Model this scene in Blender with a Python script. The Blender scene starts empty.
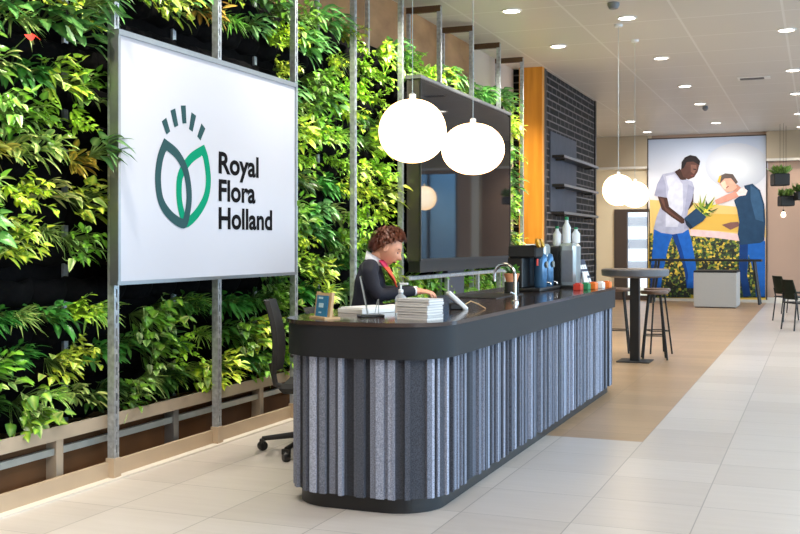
import bpy, math, random
from mathutils import Vector, Matrix
random.seed(7)
C = bpy.context.scene.collection
SC = bpy.context.scene
PI = math.pi

# ------------------------------------------------------------------ camera (level, room axes: Y = along the desk, X = across)
F_PX, EYE, TH = 1050.0, 1.45, math.atan(419/1050.0)
cam = bpy.data.cameras.new('camera'); cam.sensor_width = 36; cam.lens = F_PX/800*36
cam.shift_y = -23/800; cam.clip_end = 200
co = bpy.data.objects.new('camera', cam); C.objects.link(co)
co.location = (0, 0, EYE); co.rotation_euler = (PI/2, 0, TH); SC.camera = co

# ------------------------------------------------------------------ materials
def srgb(r, g, b):
    f = lambda v: (v/255/12.92) if v/255 <= .04045 else ((v/255+.055)/1.055)**2.4
    return (f(r), f(g), f(b), 1)
def newmat(name):
    m = bpy.data.materials.new(name); m.use_nodes = True
    nt = m.node_tree; return m, nt, nt.nodes['Principled BSDF']
def N(nt, t, **kw):
    n = nt.nodes.new(t)
    for k, v in kw.items():
        if k in n.inputs: n.inputs[k].default_value = v
        else: setattr(n, k, v)
    return n
def mat(name, rgb, rough=.5, metal=0, var=.12, scale=30, spec=.5, bump=0, coat=0, emit=None, trans=0, alpha=1):
    """principled with a little procedural tone variation"""
    m, nt, b = newmat(name)
    col = srgb(*rgb)
    tc = N(nt, 'ShaderNodeTexCoord'); no = N(nt, 'ShaderNodeTexNoise'); no.inputs['Scale'].default_value = scale
    nt.links.new(tc.outputs['Object'], no.inputs['Vector'])
    mx = N(nt, 'ShaderNodeMix', data_type='RGBA')
    nt.links.new(no.outputs['Fac'], mx.inputs[0])
    mx.inputs[6].default_value = tuple(c*(1-var) for c in col[:3])+(1,)
    mx.inputs[7].default_value = tuple(min(1, c*(1+var)) for c in col[:3])+(1,)
    nt.links.new(mx.outputs[2], b.inputs['Base Color'])
    b.inputs['Roughness'].default_value = rough; b.inputs['Metallic'].default_value = metal
    b.inputs['Specular IOR Level'].default_value = spec
    if coat: b.inputs['Coat Weight'].default_value = coat; b.inputs['Coat Roughness'].default_value = .05
    if trans: b.inputs['Transmission Weight'].default_value = trans
    if bump:
        bp = N(nt, 'ShaderNodeBump'); bp.inputs['Strength'].default_value = bump; bp.inputs['Distance'].default_value = .01
        nt.links.new(no.outputs['Fac'], bp.inputs['Height']); nt.links.new(bp.outputs[0], b.inputs['Normal'])
    if emit:
        b.inputs['Emission Color'].default_value = srgb(*emit[0]); b.inputs['Emission Strength'].default_value = emit[1]
    return m
M = {}
M['steel'] = mat('galvanised_steel', (186, 190, 194), .38, .6, .6, 32)
M['steel_dark'] = mat('dark_and_shaded_steel', (52, 48, 44), .6, .4, .2, 40)  # painted shade in the post slots; plain dark colour on brackets and cords
M['bronze'] = mat('wood_reflection_bar', (92, 66, 42), .6, .2)  # grey metal bar; brown reflection of the wood is put into its colour
M['alu'] = mat('anodised_aluminium', (150, 152, 154), .35, .8, .08)
M['sign_white'] = mat('sign_white', (186, 187, 197), .45, 0, .01, 2)
M['logo_slate'] = mat('logo_slate', (44, 76, 80), .7, 0, .02, 30, .1)
M['logo_green'] = mat('logo_green', (0, 134, 100), .7, 0, .02, 30, .1)
M['ink'] = mat('ink_black', (16, 15, 18), .8, 0, .02, 30, .08)
M['felt_black'] = mat('black_pocket_felt', (13, 12, 13), .95, 0, .6, 18, .08, .6)
M['black'] = mat('satin_black', (22, 22, 23), .4, 0, .1)
M['black_matte'] = mat('matte_black', (28, 27, 27), .75, 0, .15)
M['screen_glass'] = mat('dark_screen_glass', (18, 18, 21), .03, 0, .02, 1, .34)
M['slate'] = mat('slate_pedestal', (64, 68, 78), .5, 0, .1)
M['gunmetal'] = mat('gunmetal_side', (84, 78, 74), .2, .5, .05)
M['fascia'] = mat('anthracite_fascia', (38, 39, 42), .5, 0, .05, 3, .2)
M['worktop'] = mat('dark_worktop', (62, 50, 46), .12, 0, .15, 5, .6)
M['plinth'] = mat('plinth_black', (22, 22, 24), .45, 0, .1)
M['chrome'] = mat('chrome', (215, 216, 218), .12, 1, .02)
M['paper'] = mat('white_paper', (238, 236, 232), .7, 0, .03)
M['paper_grey'] = mat('paper_edge', (206, 204, 203), .8, 0, .1, 120)
M['kraft'] = mat('kraft_wood', (206, 172, 128), .6, 0, .15)
M['blue_card'] = mat('blue_card', (38, 122, 168), .5, 0, .3, 25)
M['light_blue'] = mat('pale_blue_print', (196, 226, 240), .5, 0, .05)
M['white_plastic'] = mat('white_plastic', (228, 230, 232), .35, 0, .03)
M['grey_plastic'] = mat('grey_plastic', (120, 122, 126), .4, 0, .05)
M['clear'] = mat('clear_acrylic', (245, 248, 250), .05, 0, .01, trans=.95)
M['gel'] = mat('clear_gel_bottle', (225, 232, 236), .12, 0, .03, trans=.6)
M['terracotta'] = mat('terracotta', (222, 150, 108), .7, 0, .2)
M['navy_steel'] = mat('blue_dispenser', (70, 112, 150), .18, .35, .25, 8)
M['red_plastic'] = mat('red_plastic', (206, 60, 44), .4)
M['orange_paper'] = mat('orange_packet', (244, 122, 38), .5, 0, .1)
M['green_paper'] = mat('green_packet', (34, 140, 84), .5, 0, .1)
M['gold'] = mat('brass_gauge', (204, 152, 40), .3, .7)
M['navy'] = mat('navy_print', (34, 42, 66), .5, 0, .2)
M['green_cap'] = mat('green_cap', (10, 132, 84), .4)
M['silver'] = mat('brushed_silver', (176, 186, 188), .28, .6, .15, 12)
M['oak'] = mat('amber_oak', (214, 140, 38), .4, 0, .12, 12)
M['cream_wall'] = mat('cream_wall', (226, 208, 176), .8, 0, .04, 2)
M['pink_wall'] = mat('blush_wall', (172, 144, 126), .85, 0, .03, 2)
M['grey_wall'] = mat('taupe_wall', (196, 176, 158), .85, 0, .04, 2)
M['soffit'] = mat('taupe_soffit', (176, 160, 136), .85, 0, .04, 2)
M['white_trim'] = mat('white_trim', (212, 204, 192), .6, 0, .03)
M['dark_frame'] = mat('dark_door_frame', (66, 52, 44), .5, 0, .1)
M['shelf_black'] = mat('shelf_black', (38, 36, 36), .35, 0, .1)
M['niche'] = mat('slate_panel', (58, 64, 77), .5, 0, .35, 5)
M['table_top'] = mat('grey_brown_table', (104, 92, 86), .3, 0, .12, 8)
M['table_edge'] = mat('grey_table_edge', (86, 88, 94), .4, 0, .06)
M['seat_wood'] = mat('walnut_seat', (96, 72, 58), .4, 0, .2, 20)
M['olive'] = mat('dark_olive_shell', (34, 40, 30), .8, 0, .1, 30, .2)
M['teal'] = mat('dark_teal_shell', (30, 66, 66), .5, 0, .1)
M['stone'] = mat('speckled_grey_felt', (178, 176, 172), .85, 0, .22, 60)
M['jacket'] = mat('navy_blazer', (15, 16, 32), .8, 0, .2, 60)
M['scarf'] = mat('coral_scarf', (232, 82, 44), .55, 0, .25, 30)
M['scarf_pink'] = mat('magenta_scarf_edge', (190, 36, 84), .55, 0, .2, 30)
M['shirt'] = mat('white_shirt', (232, 230, 236), .7, 0, .04)
M['skin'] = mat('skin', (226, 160, 128), .5, 0, .08, 25)
M['lip'] = mat('lips', (186, 84, 78), .4)
M['eye'] = mat('eye_dark', (48, 34, 28), .25)
M['hair'] = mat('auburn_hair', (96, 44, 20), .5, 0, .6, 45)
M['pot_black'] = mat('black_pot', (30, 30, 31), .6)
M['bulb'] = mat('bulb_glow', (255, 240, 215), .4, emit=((255, 232, 196), 5))
M['downlight'] = mat('downlight_glow', (255, 252, 245), .4, emit=((255, 248, 236), 9))
M['ring'] = mat('white_ring', (236, 232, 226), .5)
M['facade'] = mat('glowing_white_facade', (240, 243, 246), .8, 0, .03, emit=((238, 244, 250), .9))  # emission stands in for daylight falling on the facade
M['facade_grey'] = mat('glowing_grey_band', (150, 160, 172), .5, 0, .15, emit=((150, 160, 172), .5))  # bands glow too, daylight put into the material
M['gutter'] = mat('beige_gutter', (170, 154, 134), .55, 0, .12, 6)
M['kerb'] = mat('beige_kerb', (182, 160, 134), .5, 0, .1, 5)
M['trough_wood'] = mat('brown_trough', (92, 60, 30), .7, 0, .7, 3)

def lamp_mat():
    m, nt, b = newmat('opal_glass')
    b.inputs['Base Color'].default_value = srgb(255, 244, 228); b.inputs['Roughness'].default_value = .3
    lw = N(nt, 'ShaderNodeLayerWeight'); lw.inputs['Blend'].default_value = .35
    mx = N(nt, 'ShaderNodeMix', data_type='RGBA')
    mx.inputs[6].default_value = (1, .88, .66, 1); mx.inputs[7].default_value = (1, .5, .16, 1)
    nt.links.new(lw.outputs['Facing'], mx.inputs[0]); nt.links.new(mx.outputs[2], b.inputs['Emission Color'])
    b.inputs['Emission Strength'].default_value = 6.0
    return m
M['opal'] = lamp_mat()
M['sky_tint_glass'] = mat('sky_tinted_window_glass', (120, 170, 226), .1, 0, .05, 1, trans=.9)  # sky blue put into the pane for its reflection in the screen

def grid_mask(nt, pos, axis, size, off, width):
    """1 on joint lines"""
    sx = N(nt, 'ShaderNodeSeparateXYZ'); nt.links.new(pos, sx.inputs[0])
    a = N(nt, 'ShaderNodeMath', operation='SUBTRACT'); nt.links.new(sx.outputs[axis], a.inputs[0]); a.inputs[1].default_value = off
    d = N(nt, 'ShaderNodeMath', operation='DIVIDE'); nt.links.new(a.outputs[0], d.inputs[0]); d.inputs[1].default_value = size
    pp = N(nt, 'ShaderNodeMath', operation='PINGPONG'); nt.links.new(d.outputs[0], pp.inputs[0]); pp.inputs[1].default_value = .5
    l = N(nt, 'ShaderNodeMath', operation='LESS_THAN'); nt.links.new(pp.outputs[0], l.inputs[0]); l.inputs[1].default_value = width/size/2
    fl = N(nt, 'ShaderNodeMath', operation='FLOOR'); nt.links.new(d.outputs[0], fl.inputs[0])
    return l.outputs[0], fl.outputs[0]
def tiles(name, rgb_a, rgb_b, joint, sx, sy, ox, oy, wx, wy, rough, streak_axis=0, spec=.5, streak=(1.2, 14), bumpy=0):
    m, nt, b = newmat(name)
    tc = N(nt, 'ShaderNodeTexCoord'); pos = tc.outputs['Object']
    jx, fx = grid_mask(nt, pos, 0, sx, ox, wx); jy, fy = grid_mask(nt, pos, 1, sy, oy, wy)
    cb = N(nt, 'ShaderNodeCombineXYZ'); nt.links.new(fx, cb.inputs[0]); nt.links.new(fy, cb.inputs[1])
    wn = N(nt, 'ShaderNodeTexWhiteNoise', noise_dimensions='3D'); nt.links.new(cb.outputs[0], wn.inputs['Vector'])
    mp = N(nt, 'ShaderNodeMapping'); nt.links.new(pos, mp.inputs['Vector'])
    mp.inputs['Scale'].default_value = (streak[0], streak[1], 1) if streak_axis == 0 else (streak[1], streak[0], 1)
    va = N(nt, 'ShaderNodeVectorMath', operation='ADD'); nt.links.new(mp.outputs[0], va.inputs[0])
    sc = N(nt, 'ShaderNodeVectorMath', operation='SCALE'); nt.links.new(wn.outputs['Color'], sc.inputs[0]); sc.inputs['Scale'].default_value = 9
    nt.links.new(sc.outputs[0], va.inputs[1])
    no = N(nt, 'ShaderNodeTexNoise'); no.inputs['Scale'].default_value = 1.6; no.inputs['Detail'].default_value = 4
    nt.links.new(va.outputs[0], no.inputs['Vector'])
    t = N(nt, 'ShaderNodeMath', operation='MULTIPLY_ADD'); nt.links.new(wn.outputs['Value'], t.inputs[0]); t.inputs[1].default_value = .45
    h = N(nt, 'ShaderNodeMath', operation='MULTIPLY'); nt.links.new(no.outputs['Fac'], h.inputs[0]); h.inputs[1].default_value = .62
    nt.links.new(h.outputs[0], t.inputs[2])
    mx = N(nt, 'ShaderNodeMix', data_type='RGBA'); nt.links.new(t.outputs[0], mx.inputs[0])
    mx.inputs[6].default_value = srgb(*rgb_a); mx.inputs[7].default_value = srgb(*rgb_b)
    jm = N(nt, 'ShaderNodeMath', operation='MAXIMUM'); nt.links.new(jx, jm.inputs[0]); nt.links.new(jy, jm.inputs[1])
    m2 = N(nt, 'ShaderNodeMix', data_type='RGBA'); nt.links.new(jm.outputs[0], m2.inputs[0]); nt.links.new(mx.outputs[2], m2.inputs[6])
    m2.inputs[7].default_value = srgb(*joint)
    nt.links.new(m2.outputs[2], b.inputs['Base Color'])
    b.inputs['Roughness'].default_value = rough; b.inputs['Specular IOR Level'].default_value = spec
    bp = N(nt, 'ShaderNodeBump', invert=True); bp.inputs['Strength'].default_value = .3; bp.inputs['Distance'].default_value = .004
    nt.links.new(jm.outputs[0], bp.inputs['Height']); nt.links.new(bp.outputs[0], b.inputs['Normal'])
    return m
M['floor'] = tiles('porcelain_floor_tiles', (182, 172, 164), (208, 200, 193), (146, 139, 133), .6, .6, 0, 0, .006, .005, .3)
M['floor_tan'] = tiles('tan_floor_tiles', (158, 128, 96), (186, 154, 120), (138, 112, 86), .6, .3, 0, 0, .004, .004, .34)
M['ceiling'] = tiles('metal_ceiling_panels', (206, 199, 189), (213, 206, 196), (226, 221, 214), 1.2, 1.2, -.4, .1, .03, .03, .42, spec=.4)

def brick_mat():
    m, nt, b = newmat('black_brick')
    tc = N(nt, 'ShaderNodeTexCoord'); mp = N(nt, 'ShaderNodeMapping')
    sx = N(nt, 'ShaderNodeSeparateXYZ'); nt.links.new(tc.outputs['Object'], sx.inputs[0])
    cb = N(nt, 'ShaderNodeCombineXYZ'); nt.links.new(sx.outputs[1], cb.inputs[0]); nt.links.new(sx.outputs[2], cb.inputs[1])
    br = N(nt, 'ShaderNodeTexBrick'); nt.links.new(cb.outputs[0], br.inputs['Vector'])
    br.inputs['Color1'].default_value = srgb(12, 11, 12); br.inputs['Color2'].default_value = srgb(28, 26, 26)
    br.inputs['Mortar'].default_value = srgb(112, 106, 104)
    br.inputs['Scale'].default_value = 1; br.inputs['Brick Width'].default_value = .62; br.inputs['Row Height'].default_value = .115
    br.inputs['Mortar Size'].default_value = .013; br.inputs['Mortar Smooth'].default_value = .2
    br.squash = .5; br.squash_frequency = 2; br.offset = .5
    nt.links.new(br.outputs['Color'], b.inputs['Base Color']); b.inputs['Roughness'].default_value = .6; b.inputs['Specular IOR Level'].default_value = .2
    bp = N(nt, 'ShaderNodeBump', invert=True); bp.inputs['Distance'].default_value = .01; nt.links.new(br.outputs['Fac'], bp.inputs['Height'])
    nt.links.new(bp.outputs[0], b.inputs['Normal'])
    return m
M['brick'] = brick_mat()
def wood_mat(name, a, bb, rough=.5, sc=(1, 1, .08)):
    m, nt, b = newmat(name)
    tc = N(nt, 'ShaderNodeTexCoord'); mp = N(nt, 'ShaderNodeMapping'); mp.inputs['Scale'].default_value = sc
    nt.links.new(tc.outputs['Object'], mp.inputs['Vector'])
    no = N(nt, 'ShaderNodeTexNoise'); no.inputs['Scale'].default_value = 9; no.inputs['Detail'].default_value = 5
    nt.links.new(mp.outputs[0], no.inputs['Vector'])
    cr = N(nt, 'ShaderNodeValToRGB'); cr.color_ramp.elements[0].position = .3; cr.color_ramp.elements[1].position = .7
    cr.color_ramp.elements[0].color = srgb(*a); cr.color_ramp.elements[1].color = srgb(*bb)
    nt.links.new(no.outputs['Fac'], cr.inputs[0]); nt.links.new(cr.outputs[0], b.inputs['Base Color'])
    b.inputs['Roughness'].default_value = rough
    return m
M['brown_wall'] = wood_mat('brown_veneer_wall', (152, 108, 70), (182, 136, 92), .6, (1, .3, .6))
M['oak'] = wood_mat('amber_oak', (198, 122, 28), (226, 154, 50), .4)
def vcol_mat(name, rough=.5, spec=.5, sub=0, noise=0, nscale=200, bump=0):
    """colour from the mesh attribute 'col', with tone noise"""
    m, nt, b = newmat(name)
    at = N(nt, 'ShaderNodeAttribute', attribute_name='col')
    out = at.outputs['Color']
    if noise:
        tc = N(nt, 'ShaderNodeTexCoord'); no = N(nt, 'ShaderNodeTexNoise'); no.inputs['Scale'].default_value = nscale
        nt.links.new(tc.outputs['Object'], no.inputs['Vector'])
        mr = N(nt, 'ShaderNodeMapRange'); mr.inputs['To Min'].default_value = 1-noise; mr.inputs['To Max'].default_value = 1+noise
        mr.inputs['From Min'].default_value = .25; mr.inputs['From Max'].default_value = .75
        nt.links.new(no.outputs['Fac'], mr.inputs[0])
        vm = N(nt, 'ShaderNodeVectorMath', operation='SCALE'); nt.links.new(out, vm.inputs[0]); nt.links.new(mr.outputs[0], vm.inputs['Scale'])
        out = vm.outputs[0]
        if bump:
            bp = N(nt, 'ShaderNodeBump'); bp.inputs['Strength'].default_value = bump; bp.inputs['Distance'].default_value = .004
            nt.links.new(no.outputs['Fac'], bp.inputs['Height']); nt.links.new(bp.outputs[0], b.inputs['Normal'])
    nt.links.new(out, b.inputs['Base Color'])
    b.inputs['Roughness'].default_value = rough; b.inputs['Specular IOR Level'].default_value = spec
    return m, nt, b
M['flutes'] = vcol_mat('felt_flutes', .9, .2, noise=.45, nscale=160, bump=.3)[0]
M['print_soft'] = vcol_mat('printed_haze', .7, .1)[0]
M['print'] = vcol_mat('printed_mural', .6, .2, noise=.12, nscale=7)[0]
def leaf_mat():
    m, nt, b = vcol_mat('leaf', .34, .55, noise=.22, nscale=14)
    oi = N(nt, 'ShaderNodeObjectInfo'); hs = N(nt, 'ShaderNodeHueSaturation'); hs.inputs['Saturation'].default_value = .97
    src = b.inputs['Base Color'].links[0].from_socket
    mr = N(nt, 'ShaderNodeMapRange'); mr.inputs['To Min'].default_value = .9; mr.inputs['To Max'].default_value = 2.2
    nt.links.new(oi.outputs['Random'], mr.inputs[0]); nt.links.new(mr.outputs[0], hs.inputs['Value'])
    nt.links.new(src, hs.inputs['Color']); nt.links.new(hs.outputs[0], b.inputs['Base Color'])
    tr = N(nt, 'ShaderNodeBsdfTranslucent'); nt.links.new(hs.outputs[0], tr.inputs['Color'])
    ms = N(nt, 'ShaderNodeMixShader'); ms.inputs[0].default_value = .22
    nt.links.new(b.outputs[0], ms.inputs[1]); nt.links.new(tr.outputs[0], ms.inputs[2])
    nt.links.new(ms.outputs[0], nt.nodes['Material Output'].inputs['Surface'])
    return m
M['leaf'] = leaf_mat()
def field_mat():
    m, nt, b = newmat('printed_flower_field')
    tc = N(nt, 'ShaderNodeTexCoord'); vo = N(nt, 'ShaderNodeTexVoronoi'); vo.inputs['Scale'].default_value = 19
    nt.links.new(tc.outputs['Object'], vo.inputs['Vector'])
    wn = N(nt, 'ShaderNodeTexWhiteNoise'); nt.links.new(vo.outputs['Position'], wn.inputs['Vector'])
    cr = N(nt, 'ShaderNodeValToRGB'); cr.color_ramp.interpolation = 'CONSTANT'
    els = [(0, (16, 26, 20)), (.34, (44, 72, 32)), (.52, (98, 120, 40)), (.66, (176, 154, 44)), (.84, (222, 190, 70)), (.93, (34, 52, 32))]  # unseen fill lamps added for general brightness, not real ceiling fittings
    for i, (p, c_) in enumerate(els):
        e = cr.color_ramp.elements[i] if i < 2 else cr.color_ramp.elements.new(p)
        e.position = p; e.color = srgb(*c_)
    sx = N(nt, 'ShaderNodeSeparateXYZ'); nt.links.new(tc.outputs['Object'], sx.inputs[0])
    mr = N(nt, 'ShaderNodeMapRange'); mr.inputs['From Min'].default_value = .3; mr.inputs['From Max'].default_value = 1.7  # unseen spots added to brighten the mural
    mr.inputs['To Min'].default_value = -.22; mr.inputs['To Max'].default_value = .2
    nt.links.new(sx.outputs[2], mr.inputs[0])
    ad = N(nt, 'ShaderNodeMath', operation='ADD', use_clamp=True); nt.links.new(wn.outputs['Value'], ad.inputs[0]); nt.links.new(mr.outputs[0], ad.inputs[1])
    nt.links.new(ad.outputs[0], cr.inputs[0]); nt.links.new(cr.outputs[0], b.inputs['Base Color']); b.inputs['Roughness'].default_value = .6
    return m
M['field'] = field_mat()
def sky_mat():
    m, nt, b = newmat('printed_sky')
    tc = N(nt, 'ShaderNodeTexCoord'); sx = N(nt, 'ShaderNodeSeparateXYZ'); nt.links.new(tc.outputs['Object'], sx.inputs[0])
    mr = N(nt, 'ShaderNodeMapRange'); mr.inputs['From Min'].default_value = 1.0; mr.inputs['From Max'].default_value = 4.2
    nt.links.new(sx.outputs[2], mr.inputs[0])
    cr = N(nt, 'ShaderNodeValToRGB')
    els = [(0, (238, 196, 84)), (.2, (244, 214, 140)), (.36, (226, 214, 208)), (.62, (214, 214, 222)), (1, (168, 182, 206))]
    for i, (p, c_) in enumerate(els):
        e = cr.color_ramp.elements[i] if i < 2 else cr.color_ramp.elements.new(p)
        e.position = p; e.color = srgb(*c_)
    nt.links.new(mr.outputs[0], cr.inputs[0]); nt.links.new(cr.outputs[0], b.inputs['Base Color']); b.inputs['Roughness'].default_value = .6
    return m
M['sky_print'] = sky_mat()

# ------------------------------------------------------------------ mesh builder
class MB:
    def __init__(s): s.v = []; s.f = []; s.c = []; s.mi = []; s.m = 0; s.col = (1, 1, 1, 1)
    def vert(s, p, col=None): s.v.append(tuple(p)); s.c.append(col or s.col); return len(s.v)-1
    def face(s, idx): s.f.append(tuple(idx)); s.mi.append(s.m)
    def poly(s, pts, col=None): s.face([s.vert(p, col) for p in pts])
    def box(s, x0, x1, y0, y1, z0, z1, mtx=None, b=0):
        if b:
            b = min(b, (x1-x0)/2.01, (y1-y0)/2.01, (z1-z0)/2.01)
            # chamfered box: 24 verts
            ids = {}
            for ix, X in ((0, x0), (1, x1)):
                for iy, Y in ((0, y0), (1, y1)):
                    for iz, Z in ((0, z0), (1, z1)):
                        sx, sy, sz = (1-2*ix)*b, (1-2*iy)*b, (1-2*iz)*b
                        for ax, p in ((0, (X, Y+sy, Z+sz)), (1, (X+sx, Y, Z+sz)), (2, (X+sx, Y+sy, Z))):
                            q = Vector(p)
                            ids[(ix, iy, iz, ax)] = s.vert(mtx @ q if mtx else q)
            for i in (0, 1):
                order = [(0, 0), (1, 0), (1, 1), (0, 1)]
                q = [ids[(i, a, c_, 0)] for a, c_ in order]; s.face(q if i else q[::-1])
                q = [ids[(a, i, c_, 1)] for a, c_ in order]; s.face(q[::-1] if i else q)
                q = [ids[(a, c_, i, 2)] for a, c_ in order]; s.face(q if i else q[::-1])
            def edge(k):
                for a in (0, 1):
                    for c_ in (0, 1):
                        if k == 0: q = [ids[(0, a, c_, 1)], ids[(1, a, c_, 1)], ids[(1, a, c_, 2)], ids[(0, a, c_, 2)]]
                        elif k == 1: q = [ids[(a, 0, c_, 0)], ids[(a, 1, c_, 0)], ids[(a, 1, c_, 2)], ids[(a, 0, c_, 2)]]
                        else: q = [ids[(a, c_, 0, 0)], ids[(a, c_, 1, 0)], ids[(a, c_, 1, 1)], ids[(a, c_, 0, 1)]]
                        s.face(q)
            edge(0); edge(1); edge(2)
            for a in (0, 1):
                for c_ in (0, 1):
                    for d in (0, 1): s.face([ids[(a, c_, d, 0)], ids[(a, c_, d, 1)], ids[(a, c_, d, 2)]])
            return s
        P = [Vector((x, y, z)) for z in (z0, z1) for y in (y0, y1) for x in (x0, x1)]
        if mtx: P = [mtx @ p for p in P]
        i = [s.vert(p) for p in P]
        for q in ((0, 2, 3, 1), (4, 5, 7, 6), (0, 1, 5, 4), (2, 6, 7, 3), (0, 4, 6, 2), (1, 3, 7, 5)): s.face([i[k] for k in q])
        return s
    def tube(s, pts, r, n=8, caps=True):
        pts = [Vector(p) for p in pts]
        rs = r if isinstance(r, (list, tuple)) else [r]*len(pts)
        rings = []; up = None
        for k, p in enumerate(pts):
            d = (pts[min(k+1, len(pts)-1)]-pts[max(k-1, 0)]).normalized()
            if up is None: up = Vector((0, 0, 1)) if abs(d.z) < .95 else Vector((1, 0, 0))
            a = d.cross(up)
            if a.length < 1e-4: a = d.cross(Vector((0, 1, 0)))
            a.normalize(); b_ = a.cross(d).normalized(); up = b_
            rings.append([s.vert(p+a*math.cos(2*PI*j/n)*rs[k]+b_*math.sin(2*PI*j/n)*rs[k]) for j in range(n)])
        for k in range(len(rings)-1):
            for j in range(n): s.face([rings[k][j], rings[k][(j+1) % n], rings[k+1][(j+1) % n], rings[k+1][j]])
        if caps: s.face(rings[0][::-1]); s.face(rings[-1])
        return s
    def lathe(s, prof, cx=0, cy=0, n=24, sx=1, sy=1, z0=0):
        rings = []
        for (r, z) in prof:
            if r < 1e-5: rings.append([s.vert((cx, cy, z+z0))])
            else: rings.append([s.vert((cx+sx*r*math.cos(2*PI*j/n), cy+sy*r*math.sin(2*PI*j/n), z+z0)) for j in range(n)])
        for a, b_ in zip(rings, rings[1:]):
            for j in range(n):
                k = (j+1) % n
                if len(a) == 1 and len(b_) == 1: continue
                if len(a) == 1: s.face([a[0], b_[k], b_[j]])
                elif len(b_) == 1: s.face([a[j], a[k], b_[0]])
                else: s.face([a[j], a[k], b_[k], b_[j]])
        if len(rings[0]) > 1: s.face(rings[0][::-1])
        if len(rings[-1]) > 1: s.face(rings[-1])
        return s
    def prism(s, pts, z0, z1):
        """plan outline (x,y) counter-clockwise, extruded in z"""
        a = [s.vert((x, y, z0)) for x, y in pts]; b_ = [s.vert((x, y, z1)) for x, y in pts]
        n = len(pts)
        for j in range(n): s.face([a[j], a[(j+1) % n], b_[(j+1) % n], b_[j]])
        s.face(a[::-1]); s.face(b_)
        return s
    def build(s, name, mats, parent=None, smooth=False, loc=None, colors=False, recalc=False):
        me = bpy.data.meshes.new(name); me.from_pydata(s.v, [], s.f)
        for m in (mats if isinstance(mats, (list, tuple)) else [mats]): me.materials.append(m)
        me.polygons.foreach_set('material_index', s.mi)
        me.polygons.foreach_set('use_smooth', [bool(smooth)]*len(s.f))
        if colors:
            at = me.color_attributes.new('col', 'FLOAT_COLOR', 'POINT')
            at.data.foreach_set('color', [x for c_ in s.c for x in c_])
        if recalc:
            import bmesh
            bm = bmesh.new(); bm.from_mesh(me); bmesh.ops.recalc_face_normals(bm, faces=bm.faces); bm.to_mesh(me); bm.free()
        me.update()
        if smooth and smooth != 'full':
            try: me.set_sharp_from_angle(angle=math.radians(smooth if smooth > 1 else 40))
            except Exception: pass
        o = bpy.data.objects.new(name, me); C.objects.link(o)
        if parent: o.parent = parent
        if loc: o.location = loc
        return o
def tag(o, label=None, cat=None, group=None, kind=None):
    if label: o['label'] = label
    if cat: o['category'] = cat
    if group: o['group'] = group
    if kind: o['kind'] = kind
    return o
def thing(name, label, cat, loc=(0, 0, 0), rz=0, group=None):
    o = bpy.data.objects.new(name, None); o.empty_display_size = .1; C.objects.link(o)
    o.location = loc; o.rotation_euler = (0, 0, rz)
    return tag(o, label, cat, group)
def struct(name, mb, m, **kw): return tag(mb.build(name, m, **kw), kind='structure')
def dup(root, loc=None, rz=None, label=None, group=None):
    r = root.copy(); C.objects.link(r)
    if loc is not None: r.location = loc
    if rz is not None: r.rotation_euler = (0, 0, rz)
    if label: r['label'] = label
    if group: r['group'] = group
    for ch in [o for o in bpy.data.objects if o.parent == root]:
        c_ = ch.copy(); C.objects.link(c_); c_.parent = r
        for g in [o for o in bpy.data.objects if o.parent == ch]:
            d = g.copy(); C.objects.link(d); d.parent = c_
    return r
def box(name, x0, x1, y0, y1, z0, z1, m, parent=None, b=0, smooth=False):
    return MB().box(x0, x1, y0, y1, z0, z1, b=b).build(name, m, parent, smooth)
ORD = ['first', 'second', 'third', 'fourth', 'fifth', 'sixth', 'seventh', 'eighth', 'ninth', 'tenth', 'eleventh', 'twelfth', 'thirteenth', 'fourteenth', 'fifteenth']

# ================================================================== THE SETTING
CEIL = 4.23; YB = 27.5
m_ = MB()
def quad(mb, x0, x1, y0, y1, z, mi):
    mb.m = mi; mb.face([mb.vert((x0, y0, z)), mb.vert((x1, y0, z)), mb.vert((x1, y1, z)), mb.vert((x0, y1, z))])
quad(m_, -4.05, 9, -5, 7.8, 0, 0); quad(m_, -1.2, 9, 7.8, YB+.2, 0, 0); quad(m_, -4.05, -1.2, 7.8, YB+.2, 0, 1)
quad(m_, -6.2, -4.05, -5, YB+.2, 0, 1)
struct('floor', m_, [M['floor'], M['floor_tan']])
m_ = MB(); m_.box(-6.2, 9, -5, YB+.2, CEIL, CEIL+.15); struct('ceiling', m_, M['ceiling'])
# wall behind the planting, then a recess up to the brick block
m_ = MB(); m_.box(-4.75, -4.52, -5, 14.0, 0, CEIL); struct('wall_left', m_, M['brown_wall'])
m_ = MB(); m_.box(-5.2, -4.52, 14.0, 16.2, 0, CEIL); struct('wall_left_recess', m_, M['grey_wall'])
m_ = MB(); m_.box(-5.2, -4.06, 16.25, 20.45, 0, CEIL); struct('wall_brick', m_, M['brick'])
m_ = MB(); m_.box(-4.40, -4.03, 16.10, 16.245, 0, CEIL); struct('trim_oak', m_, M['oak'])
m_ = MB(); m_.box(-4.055, -4.03, 16.245, 16.40, 0, CEIL); m_.box(-4.06, -4.035, 20.36, 20.46, 0, CEIL); struct('trim_brick', m_, M['shelf_black'])
m_ = MB(); m_.box(-6.2, -6.0, 20.45, YB+.2, 0, CEIL); struct('wall_left_far', m_, M['cream_wall'])
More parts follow.
